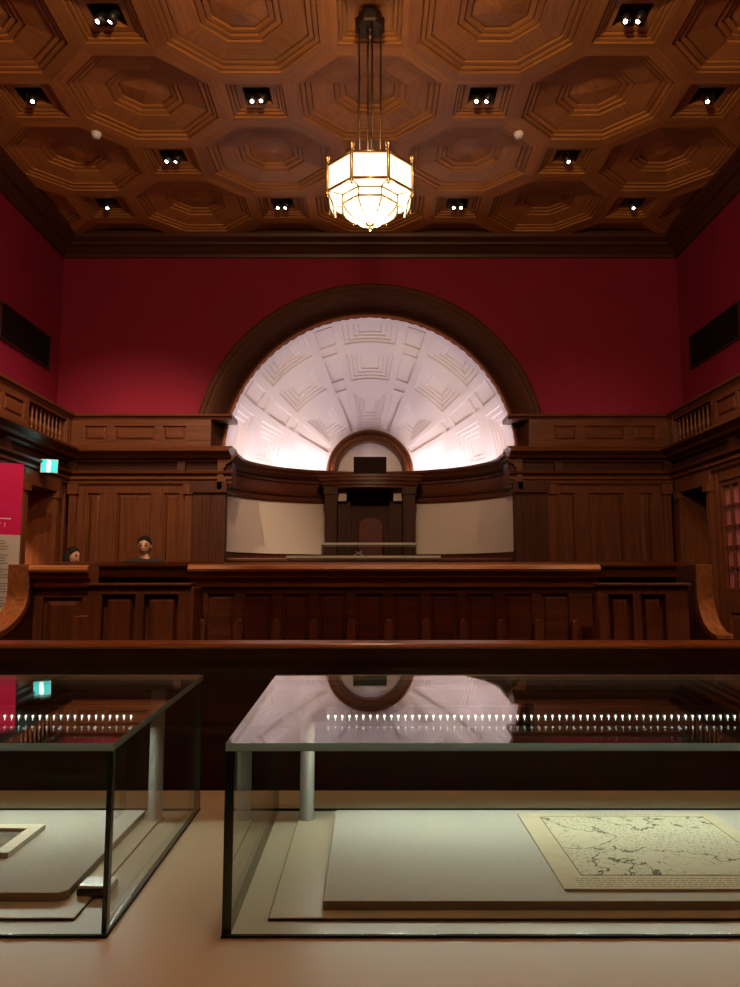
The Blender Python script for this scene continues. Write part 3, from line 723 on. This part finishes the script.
# ------------------------------------------------------------ glass cases at the back
def far_case(x0, x1, y0, y1, zb, zt, label):
    t_ = thing('glass_display_case', ((x0 + x1) / 2, (y0 + y1) / 2, .15), label, 'glass case', 'glass cases at the back of the court')
    build('case_base', MB().box(x0, x1, y0, y1, .15, zb), 'dx', t_, bevel=.004)
    t = .012
    build('glass_wall', MB().box(x0, x1, y0, y0 + t, zb, zt).box(x0, x1, y1 - t, y1, zb, zt).box(x0, x0 + t, y0 + t, y1 - t, zb, zt).box(x1 - t, x1, y0 + t, y1 - t, zb, zt), 'glass', t_)
    mb = MB().box(x0 - .005, x1 + .005, y0 - .005, y1 + .005, zt, zt + .022); mb.mi = [0, 0, 1, 1, 1, 1]
    build('glass_lid', mb, ['glass', simple('far_lit_glass_edge', (.60, .60, .56), .3)], t_)  # lid edge coloured pale, as if catching light
    mb = MB()
    for x in (x0, x1 - .008):
        mb.box(x - .001, x + .009, y0 - .001, y0 + .011, zb, zt)
    build('corner_strip', mb, simple('dull_glass_edge', (.13, .10, .09), .4), t_)
far_case(-.525, .50, 8.0, 8.55, 1.45, 1.765, 'narrower glass case nearer to the judge seat')
far_case(-.80, .67, 7.1, 7.6, 1.30, 1.60, 'wider low glass case just above the dock rail')
orn = thing('small_ornament', (-.13, 8.2, 1.45), 'tiny pale openwork ornament inside the narrower back glass case', 'ornament')
mb = MB().lathe([(.04, 1.452), (.04, 1.47), (.012, 1.48), (.01, 1.60), (.03, 1.61)], (-.13, 8.2, 0), 12); build('stem', mb, 'brass', orn)
mb = MB()
for k in range(11): a = k * 2.4; mb.ball((-.13 + .045 * cos(a), 8.2 + .03 * sin(a), 1.64 + .018 * (k % 4)), .014, n=8)
build('cluster', mb, simple('pale_silver', (.55, .5, .45), .35, .4), orn)

# ------------------------------------------------------------ hanging lantern
def octo(r, ph=pi / 8): return [(r * cos(ph + k * pi / 4), r * sin(ph + k * pi / 4)) for k in range(8)]
def lantern(y, label):
    c = (0, y); L = thing('octagonal_lantern', (0, y, 4.14), label, 'ceiling lamp', 'brass octagonal lanterns')
    zr = 4.585
    mb = MB().lathe([(.11, 5.83), (.128, 5.84), (.13, 5.89), (.10, 5.90), (.10, 5.955)], (0, y, 0), 8, phase=pi / 8, smooth=False); mb.lathe([(.001, 5.72), (.02, 5.73), (.032, 5.76), (.02, 5.79), (.03, 5.81), (.03, 5.835)], (0, y, 0), 10)
    build('ceiling_rose', mb, 'bronze', L)
    for k in range(4):
        a = .2 + k * pi / 2; build('rod', MB().tube((.088 * cos(a), y + .088 * sin(a), 5.835), (.088 * cos(a), y + .088 * sin(a), zr), .0075), 'bronze', L)
    tiers = [(.345, zr, .345, 4.375), (.225, 4.372, .228, 4.300)]
    # glass
    mb = MB()
    for r0, z0, r1, z1 in tiers:
        p, q = octo(r0), octo(r1)
        mb.add([(x, y + yy, z0) for x, yy in p] + [(x, y + yy, z1) for x, yy in q], [(k, (k + 1) % 8, 8 + (k + 1) % 8, 8 + k) for k in range(8)])
    p, q = octo(.345), octo(.225)
    mb.add([(x, y + yy, 4.375) for x, yy in p] + [(x, y + yy, 4.372) for x, yy in q], [(k, (k + 1) % 8, 8 + (k + 1) % 8, 8 + k) for k in range(8)])
    rr = [(.228, 4.30), (.205, 4.262), (.165, 4.225), (.115, 4.195), (.06, 4.178), (.02, 4.172)]
    for (r0, z0), (r1, z1) in zip(rr, rr[1:]):
        p, q = octo(r0), octo(r1)
        mb.add([(x, y + yy, z0) for x, yy in p] + [(x, y + yy, z1) for x, yy in q], [(k, (k + 1) % 8, 8 + (k + 1) % 8, 8 + k) for k in range(8)])
    p, q = octo(.345), octo(.10)
    mb.add([(x, y + yy, zr - .01) for x, yy in p] + [(x, y + yy, zr + .02) for x, yy in q], [(k, (k + 1) % 8, 8 + (k + 1) % 8, 8 + k) for k in range(8)] + [tuple(range(8, 16))])
    build('glass_shade', mb, 'lampglass', L)
    # brass frame
    mb = MB()
    for r, z, w_ in ((.352, zr, .011), (.352, 4.378, .011), (.23, 4.372, .007), (.233, 4.300, .007)):
        p = octo(r)
        for k in range(8): a, b = p[k], p[(k + 1) % 8]; mb.tube((a[0], y + a[1], z), (b[0], y + b[1], z), w_, 6)
    for k in range(8):
        a = pi / 8 + k * pi / 4; ca, sa = cos(a), sin(a)
        mb.tube((.352 * ca, y + .352 * sa, zr), (.352 * ca, y + .352 * sa, 4.378), .009, 6)
        mb.tube((.23 * ca, y + .23 * sa, 4.372), (.233 * ca, y + .233 * sa, 4.30), .006, 6)
        mb.tube((.352 * ca, y + .352 * sa, 4.378), (.23 * ca, y + .23 * sa, 4.372), .006, 6)
        for (r0, z0), (r1, z1) in zip(rr, rr[1:]): mb.tube(((r0 + .003) * ca, y + (r0 + .003) * sa, z0), ((r1 + .003) * ca, y + (r1 + .003) * sa, z1), .005, 6)
    build('brass_frame', mb, 'brass', L)
    for k in range(8):
        a = pi / 8 + k * pi / 4; x, yy = .358 * cos(a), y + .358 * sin(a)
        mb = MB().lathe([(.004, 4.325), (.012, 4.335), (.006, 4.345), (.016, 4.355), (.013, 4.365), (.013, 4.60), (.02, 4.605), (.011, 4.62), (.022, 4.635), (.022, 4.65), (.006, 4.67), (.003, 4.69)], (x, yy, 0), 10)
        build('corner_post', mb, 'brass', L)
    mb = MB().lathe([(.002, 4.115), (.012, 4.125), (.018, 4.14), (.010, 4.152), (.028, 4.165), (.045, 4.178), (.045, 4.184)], (0, y, 0), 12); build('finial', mb, 'brass', L)
    for sx in (-1, 1):     # little side panes hanging under the upper tier
        mb = MB(); b_ = sx * .30
        mb.hexa([(b_ - .03 * sx, y - .10, 4.28), (b_ - .02 * sx, y - .10, 4.28), (b_ - .02 * sx, y + .10, 4.28), (b_ - .03 * sx, y + .10, 4.28),
                 (b_ + .01 * sx, y - .125, 4.37), (b_ + .02 * sx, y - .125, 4.37), (b_ + .02 * sx, y + .125, 4.37), (b_ + .01 * sx, y + .125, 4.37)])
        sp = build('side_pane', mb, 'lampglass', L); mb = MB(); o_ = sx * .013
        q = [(b_ - .02 * sx + o_ * .3, y - .10, 4.278), (b_ - .02 * sx + o_ * .3, y + .10, 4.278), (b_ + .02 * sx + o_ * .3, y + .125, 4.372), (b_ + .02 * sx + o_ * .3, y - .125, 4.372)]
        for k in range(4): mb.tube(q[k], q[(k + 1) % 4], .006, 6)
        build('pane_frame', mb, 'brass', sp)
    return L
def add_fill(y, p, q):
    light('lantern_fill', 'POINT', (0, y, 4.78), (0, y, 0), p, WARM, .12)  # unseen point light added above the closed shade to brighten the ceiling
    light('lantern_fill', 'POINT', (0, y, 4.05), (0, y, 0), q, WARM2, .06)  # unseen point light added below the shade to carry its light downward
add_fill(5.54, 8, 26); add_fill(1.47, 740, 24)
lantern(5.54, 'large glowing octagonal brass lantern hanging from the ceiling on four rods')
lantern(1.47, 'second octagonal brass lantern hanging overhead near the viewer')

# ------------------------------------------------------------ ceiling spotlights
def head(px, py, az, tilt, parent, base):
    d = Vector((sin(az) * sin(tilt), cos(az) * sin(tilt), -cos(tilt)))
    c = Vector((px, py, 5.93))
    h = build('lamp_head', MB().tube(c - d * .05, c + d * .055, .036, 14).tube(c - d * .05, c - d * .02 + Vector((0, 0, .06)), .008), 'black', parent)
    build('lens', MB().tube(c + d * .053, c + d * .0575, .017, 14), 'lens', h)
    return h
cols = []
def wx(i): return i * 1.067
def wy(j): return 5.54 + j * 1.017
names = {(-2, 0): 'in the front row left of the lantern', (2, 0): 'in the front row right of the lantern', (-3, 1): 'in the second row, far left', (-1, 1): 'in the second row, just left of the lantern rods', (1, 1): 'in the second row, just right of the lantern rods', (3, 1): 'in the second row, far right',
         (-2, 2): 'in the third row, left of the lantern', (2, 2): 'in the third row, right of the lantern', (-3, 3): 'in the rear row, far left', (-1, 3): 'in the rear row, left of the lantern', (1, 3): 'in the rear row, right of the lantern', (3, 3): 'in the rear row, far right',
         (-1, -1): 'overhead row before the lantern, left of centre', (1, -1): 'overhead row before the lantern, right of centre', (0, -2): 'overhead on the centre line, nearer the viewer'}
two = {(-2, 0), (2, 0), (-1, 1), (1, 1), (-2, 2), (-1, 3), (1, 3)}
for (i, j), nm in names.items():
    x, y = wx(i), wy(j)
    s_ = thing('ceiling_spotlight', (x, y, 5.9), 'small black recessed spotlight ' + nm, 'spotlight', 'recessed ceiling spotlights')
    mb = MB(); h = .135
    for a in ((x - h, x + h, y - h, y - h + .01), (x - h, x + h, y + h - .01, y + h), (x - h, x - h + .01, y - h, y + h), (x + h - .01, x + h, y - h, y + h)): mb.box(*a, 5.965, 6.08)
    mb.box(x - h, x + h, y - h, y + h, 6.08, 6.085)
    build('housing', mb, 'black', s_)
    az = random.uniform(2.4, 3.9) if j > -2 else 0
    if (i, j) in two: head(x - .05, y, az, .55, s_, 0); head(x + .055, y - .02, az + .8, .45, s_, 0)
    else: head(x, y, az, .5, s_, 0)
# smoke detectors
for k, (x, y, lb) in enumerate(((-2.78, 7.06, 'small round white smoke detector on the ceiling, left side'), (1.513, 7.06, 'small round white smoke detector on the ceiling, right of the lantern'))):
    d = thing('smoke_detector', (x, y, 5.9), lb, 'smoke detector', 'ceiling smoke detectors')
    build('body', MB().lathe([(.02, 5.845), (.035, 5.85), (.045, 5.875), (.05, 5.88), (.05, 5.905)], (x, y, 0), 20), 'white', d)

# ------------------------------------------------------------ grilles, exit sign, banner, small box
for sx, lb in ((-1, 'dark wide air grille high on the left red wall'), (1, 'dark wide air grille high on the right red wall')):
    W = LEFT if sx < 0 else RIGHT
    g = thing('air_grille', (sx * XW, 8.55, 4.04), lb, 'air grille', 'wall air grilles')
    mb = MB(); W.box(mb, 7.9, 9.18, .001, .012, 4.04, 4.46); build('backing', mb, 'dark', g)
    mb = MB()
    for a in ((7.9, 9.18, 4.04, 4.055), (7.9, 9.18, 4.445, 4.46), (7.9, 7.915, 4.055, 4.445), (9.165, 9.18, 4.055, 4.445)): W.box(mb, a[0], a[1], .012, .03, a[2], a[3])
    build('frame', mb, simple('grille_dark_red', (.03, .004, .006), .6), g)
    for k in range(12): 
        z = 4.075 + k * .0305; mb = MB(); W.box(mb, 7.916, 9.164, .013, .024, z, z + .010); build('slat', mb, 'dark', g)
ex = thing('exit_sign', (-3.62, 8.0, 2.62), 'small glowing cyan and white exit sign on the left wall', 'exit sign')
mb = MB().box(-.13, .13, -.02, .02, -.075, .075); fx = Matrix.Rotation(R(-28), 4, 'Z')
def place(mb, loc, a):
    mb.v = [tuple(Matrix.Rotation(a, 3, 'Z') @ Vector(v) + Vector(loc)) for v in mb.v]; return mb
loc = (-3.635, 8.3, 2.665); a = R(20)
build('housing', place(MB().box(-.09, .09, -.015, .02, -.075, .078), loc, a), 'white', ex)
build('green_face', place(MB().box(-.085, .085, -.019, -.0155, -.07, .072), loc, a), 'exit', ex)
build('white_figure', place(MB().prism([(-.025, -.066), (.012, -.066), (.014, .0), (.022, .03), (.012, .066), (-.022, .068), (-.028, .02)], 'y', -.0215, -.0195), loc, a), 'exitw', ex)
build('bracket', place(MB().box(-.30, -.08, .0, .015, .055, .07).box(-.30, -.29, .0, .015, -.03, .07), loc, a), 'bronze', ex)
sb = build('alarm_button', MB().box(-3.745, -3.665, 9.16, 9.19, 2.30, 2.46), 'white', label='small white wall device on the wood panel near the left doorway', cat='wall device', bevel=.005)
# information banner
bn = thing('information_banner', (-2.66, 4.82, 0), 'tall magenta and white information panel at the left edge', 'information panel')
P0, P1 = Vector((-2.98, 4.60)), Vector((-2.375, 5.02)); dv = (P1 - P0).normalized(); nv = Vector((dv.y, -dv.x)); WL = (P1 - P0).length
def bq(mb, u0, u1, z0, z1, d0=0, d1=.02, mi=0):
    q = lambda u, d, z: (P0.x + dv.x * u + nv.x * d, P0.y + dv.y * u + nv.y * d, z)
    return mb.hexa([q(u0, d0, z0), q(u1, d0, z0), q(u1, d1, z0), q(u0, d1, z0), q(u0, d0, z1), q(u1, d0, z1), q(u1, d1, z1), q(u0, d1, z1)], mi)
build('magenta_panel', bq(MB(), 0, WL, 1.70, 2.185), 'banner_pink', bn)
build('white_panel', bq(MB(), 0, WL, .10, 1.70), 'banner_white', bn)
build('foot', bq(MB(), .0, WL, 0, .10, -.12, .14), 'black', bn)
mb = MB(); z = 1.655
while z > .6:
    for _ in range(4):
        bq(mb, .08, WL - .05 - random.random() * .05, z, z + .007, .02, .0212); z -= .018
    z -= .022
build('text_lines', mb, 'grey_ink', bn)
build('white_rule', bq(MB(), .10, WL - .065, 1.805, 1.812, .02, .0215), 'white_ink', bn)
fc = bpy.data.curves.new('banner_title', 'FONT'); fc.body = 'GALLERY 1'; fc.size = .042; fc.extrude = .0008; fc.align_x = 'RIGHT'
to = bpy.data.objects.new('title', fc); COL.objects.link(to); fc.materials.append(M['white_ink'])
pt = Vector((P0.x + dv.x * (WL - .09), P0.y + dv.y * (WL - .09))) + nv * .0212
to.parent = bn; to.location = Vector((pt.x, pt.y, 1.752)) - Vector((-2.66, 4.82, 0))
to.rotation_euler = (R(90), 0, math.atan2(dv.y, dv.x))
bpy.context.view_layer.update(); tm = bpy.data.meshes.new_from_object(to); t2 = bpy.data.objects.new('title', tm); COL.objects.link(t2)
t2.parent = bn; t2.location = to.location; t2.rotation_euler = to.rotation_euler; bpy.data.objects.remove(to); t2.name = 'title'

# ------------------------------------------------------------ the two people
def skinned(name, verts, edges, mat, parent, sub=2, root=0):
    me = bpy.data.meshes.new(name); off = OFF[parent.name]
    me.from_pydata([tuple(Vector(v[:3]) - off) for v in verts], edges, [])
    o = bpy.data.objects.new(name, me); COL.objects.link(o); o.parent = parent; me.materials.append(M[mat])
    sk = o.modifiers.new('skin', 'SKIN'); sk.use_smooth_shade = True
    for i, v in enumerate(verts):
        sv = me.skin_vertices[0].data[i]; r = v[3]; sv.radius = (r, v[4] if len(v) > 4 else r); sv.use_root = (i == root)
    s = o.modifiers.new('sub', 'SUBSURF'); s.levels = 1; s.render_levels = sub; OFF[o.name] = off; return o
def face_head(mb, c, yaw, s=1.0):
    # ovoid head with nose, brow, ears; local +f is forward
    f = Vector((sin(yaw), -cos(yaw), 0)); r = Vector((cos(yaw), sin(yaw), 0))
    n, m = 24, 18; vs = []; fs = []
    for i in range(m + 1):
        t = pi * i / m
        for k in range(n):
            a = 2 * pi * k / n; x, y, z = sin(t) * sin(a), sin(t) * cos(a), cos(t)
            w_ = .078 * (1 - .20 * max(0, -z)); d = .098 * (1 - .12 * max(0, -z)); h = .122
            px, py, pz = x * w_, y * d, z * h
            if y > .6:   # face side
                g = max(0, 1 - (x / .22) ** 2)
                if -.42 < z < .12: py += .020 * g * max(0, 1 - abs((z + .28) / .28)) + .006 * g
                if .05 < z < .25: py += .004
                for e in (-.42, .42):
                    if abs(x - e) < .2 and abs(z - .02) < .13: py -= .008
                if -.62 < z < -.5: py += .005 * max(0, 1 - (x / .4) ** 2)
            vs.append(Vector(c) + (r * px + f * py + Vector((0, 0, pz))) * s)
    for i in range(m):
        for k in range(n): fs.append((i * n + k, (i + 1) * n + k, (i + 1) * n + (k + 1) % n, i * n + (k + 1) % n))
    mb.add(vs, fs, 0, True)
    for e in (-1, 1): mb.ball(tuple(Vector(c) + (r * .078 * e - f * .005) * s), .02, n=10, sc=(.7, .8, 1.5))
    return f, r
def person(x, y, z0, H, yaw, label, longhair, top, cover):
    p = thing('person', (x, y, z0), label, 'person')
    k = H / 1.75; f = Vector((sin(yaw), -cos(yaw), 0)); r = Vector((cos(yaw), sin(yaw), 0))
    def V(a, b, z, *rad): q = Vector((x, y, z0)) + (r * a + f * b) * k + Vector((0, 0, z * k)); return (q.x, q.y, q.z) + tuple(t * k for t in rad)
    hc = V(0, .02, 1.60, 0)[:3]; hs = k * .86
    v = [V(0, 0, .96, .13, .11), V(0, 0, 1.12, .12, .10), V(0, 0, 1.30, .13, .09), V(0, 0, 1.40, .07, .06), V(0, .01, 1.48, .046), V(0, .015, 1.56, .044)]
    e = [(0, 1), (1, 2), (2, 3), (3, 4), (4, 5)]
    for s in (-1, 1):
        b = len(v)
        v += [V(.16 * s, 0, 1.39, .05), V(.22 * s, -.01, 1.13, .045), V(.20 * s, .10, .90, .035), V(.20 * s, .13, .82, .03), V(.20 * s, .14, .78, .022)]
        e += [(3, b), (b, b + 1), (b + 1, b + 2), (b + 2, b + 3), (b + 3, b + 4)]
        for q in range(5):
            g = len(v); o = (q - 2) * .017
            if q == 0: v += [V(.20 * s - .035 * s, .15, .80, .009), V(.20 * s - .05 * s, .17, .77, .008)]; e += [(b + 3, g), (g, g + 1)]
            else: L_ = (.05, .06, .065, .06, .048)[q]; v += [V(.20 * s + o * s, .15, .75, .0095), V(.20 * s + o * s, .155, .75 - L_ * .6, .008), V(.20 * s + o * s, .145, .75 - L_, .007)]; e += [(b + 4, g), (g, g + 1), (g + 1, g + 2)]
        b = len(v)
        v += [V(.09 * s, 0, .88, .085), V(.10 * s, .01, .50, .058), V(.10 * s, -.01, .28, .052), V(.10 * s, -.02, .09, .036), V(.11 * s, .10, .035, .036)]
        e += [(0, b), (b, b + 1), (b + 1, b + 2), (b + 2, b + 3), (b + 3, b + 4)]
    body = skinned('body', v, e, 'skin', p)
    mb = MB(); face_head(mb, hc, yaw, hs); build('head', mb, 'skin', p)
    cv = [V(0, 0, .92, .14, .12), V(0, 0, 1.12, .138, .115), V(0, 0, 1.30, .165, .125), V(0, 0, 1.43, .12, .09), V(0, .0, 1.48, .068)]
    ce = [(0, 1), (1, 2), (2, 3), (3, 4)]
    for s in (-1, 1): b = len(cv); cv += [V(.165 * s, 0, 1.40, .07), V(.22 * s, -.01, 1.13, .06), V(.20 * s, .09, .92, .047)]; ce += [(3, b), (b, b + 1), (b + 1, b + 2)]
    skinned('jacket', cv, ce, top, p)
    tv = [V(0, 0, .96, .135, .115)]; te = []
    for s in (-1, 1): b = len(tv); tv += [V(.09 * s, 0, .86, .098), V(.10 * s, .01, .50, .072), V(.10 * s, -.015, .07, .062)]; te += [(0, b), (b, b + 1), (b + 1, b + 2)]
    skinned('trousers', tv, te, 'trouser', p)
    # hair
    mb = MB(); n, m = 22, 10; vs = []; fs = []
    for i in range(m + 1):
        for q in range(n):
            a = 2 * pi * q / n; back = (1 - cos(a)) / 2; tmax = R(57 + 70 * back)
            t = tmax * i / m; px, py, pz = sin(t) * sin(a) * .090, sin(t) * cos(a) * .108 - .004, cos(t) * .136
            vs.append(Vector(hc) + (r * px + f * py + Vector((0, 0, pz))) * hs)
    for i in range(m):
        for q in range(n): fs.append((i * n + q, (i + 1) * n + q, (i + 1) * n + (q + 1) % n, i * n + (q + 1) % n))
    mb.add(vs, fs, 0, True)
    for e_ in (-1, 1):
        q = Vector(hc) + (r * .032 * e_ + f * .088 + Vector((0, 0, .004))) * hs; b_ = MB().ball(tuple(q), .011 * hs, n=10); build('eye', b_, 'hair', p)
        q2 = Vector(hc) + (r * .034 * e_ + f * .090 + Vector((0, 0, .030))) * hs; b_ = MB().tube(q2 - r * .015, q2 + r * .015, .003, 6); build('eyebrow', b_, 'hair', p)
    q = Vector(hc) + (f * .088 + Vector((0, 0, -.062))) * hs; build('mouth', MB().tube(q - r * .022 + Vector((0, 0, .006)), q, .006, 8).tube(q, q + r * .022 + Vector((0, 0, .006)), .006, 8), simple('lips', (.45, .16, .13), .6), p)
    if longhair:
        for i in range(9):
            a = -1.2 + .3 * i; q = Vector(hc) + (r * sin(a) * .075 - f * cos(a) * .065) * hs; mb.tube(q + Vector((0, 0, .06)), q + Vector((0, 0, -.26)) - f * .02, .040, 10, r2=.026)
    h = build('hair', mb, 'hair', p)
    if cover:
        mb = MB(); mb.tube(V(-.07, .125, 1.42, 0)[:3], V(0, .15, 1.2, 0)[:3], .008).tube(V(.07, .125, 1.42, 0)[:3], V(0, .15, 1.2, 0)[:3], .008); build('lanyard', mb, simple('pale_lanyard', (.45, .25, .22), .7), p)
    return p
person(-2.43, 8.0, .15, 1.75, .12, 'smiling person with short black hair, dark jacket and lanyard behind the dock', False, 'jacket', True)
person(-3.22, 8.0, .15, 1.63, 1.25, 'person with long black hair turned sideways behind the dock', True, 'jacket', False)

# ------------------------------------------------------------ lights of the room
# cove light of the apse
for i in range(16):
    a = (4 + 64 * (i % 8) / 7) if i < 8 else 180 - (4 + 64 * (i % 8) / 7); k = .905
    x, y = RA * k * cos(R(a)), YB + DA * k * sin(R(a)); p0 = Vector((x, y, 2.935)); p1 = Vector((x * .1, y - .1, 4.7))
    o = light('cove_led', 'AREA', p0, p1, 1.5, PINKW, .22, .03); o.data.spread = R(165)
    t = math.atan2(DA * cos(R(a)), -RA * sin(R(a)))
    zax = (p0 - p1).normalized(); xax = Vector((cos(t), sin(t), 0)); xax = (xax - zax * xax.dot(zax)).normalized(); yax = zax.cross(xax)
    o.rotation_euler = Matrix((xax, yax, zax)).transposed().to_euler()
# ceiling spots aimed down at the court, plus beams added for panels and plinth
def spot(i, j, tgt, p, ang=50, col=WARM2, bl=.6, sz=.03): light('spot_beam', 'SPOT', (wx(i), wy(j), 5.84), tgt, p * 2.2, col, sz, spot=ang, blend=bl)
spot(0, -2, (.1, 4.38, 1.40), 130, 42)
spot(2, -2, (1.1, 4.38, 1.35), 70, 30)
spot(-1, -4, (-1.55, 4.3, 1.1), 230, 19)
spot(2, -4, (1.6, 4.3, 1.1), 110, 17)
spot(-2, -2, (-2.1, 4.15, 1.15), 190, 16)
spot(2, -2, (2.0, 4.25, 1.10), 150, 12)
spot(-2, 0, (-3.2, 9.2, 1.6), 250, 60)
spot(-1, -1, (-2.8, 8.6, 1.8), 240, 50)
spot(2, 0, (3.0, 9.2, 1.6), 60, 60)
spot(1, -1, (3.85, 7.6, 1.8), 200, 26)
spot(-1, -1, (-2.7, 4.9, 1.9), 240, 30)
spot(0, 0, (-1.2, 10.4, 2.1), 55, 40, WARM2, .9, .3); spot(0, 0, (1.2, 10.4, 2.1), 55, 40, WARM2, .9, .3)  # soft beams added to brighten the fabric panels in the apse
spot(0, -4, (.1, 1.0, .86), 72, 60, (1, .92, .70))  # beam added to brighten the plinth top around the cases
spot(1, -5, (.2, 2.15, 1.2), 30, 60, WARM)
# weak uplights behind the cap rail
light('cap_rail_glow', 'AREA', (-2.9, 9.32, 3.48), (-2.9, 9.45, 4.6), .7, (1, .62, .60), 1.2, .04)
light('cap_rail_glow', 'AREA', (2.9, 9.32, 3.48), (2.9, 9.45, 4.6), .35, (1, .62, .60), 1.2, .04)
light('cap_rail_glow', 'AREA', (-3.92, 7.6, 3.48), (-4.05, 7.6, 4.6), 2.2, (1, .62, .60), .04, 2.0)
light('cap_rail_glow', 'AREA', (3.92, 7.6, 3.48), (4.05, 7.6, 4.6), 1.6, (1, .62, .60), .04, 2.0)
light('passage_lamp', 'SPOT', (-4.55, 8.3, 2.40), (-4.9, 8.6, .8), 260, WARM, .03, spot=110)
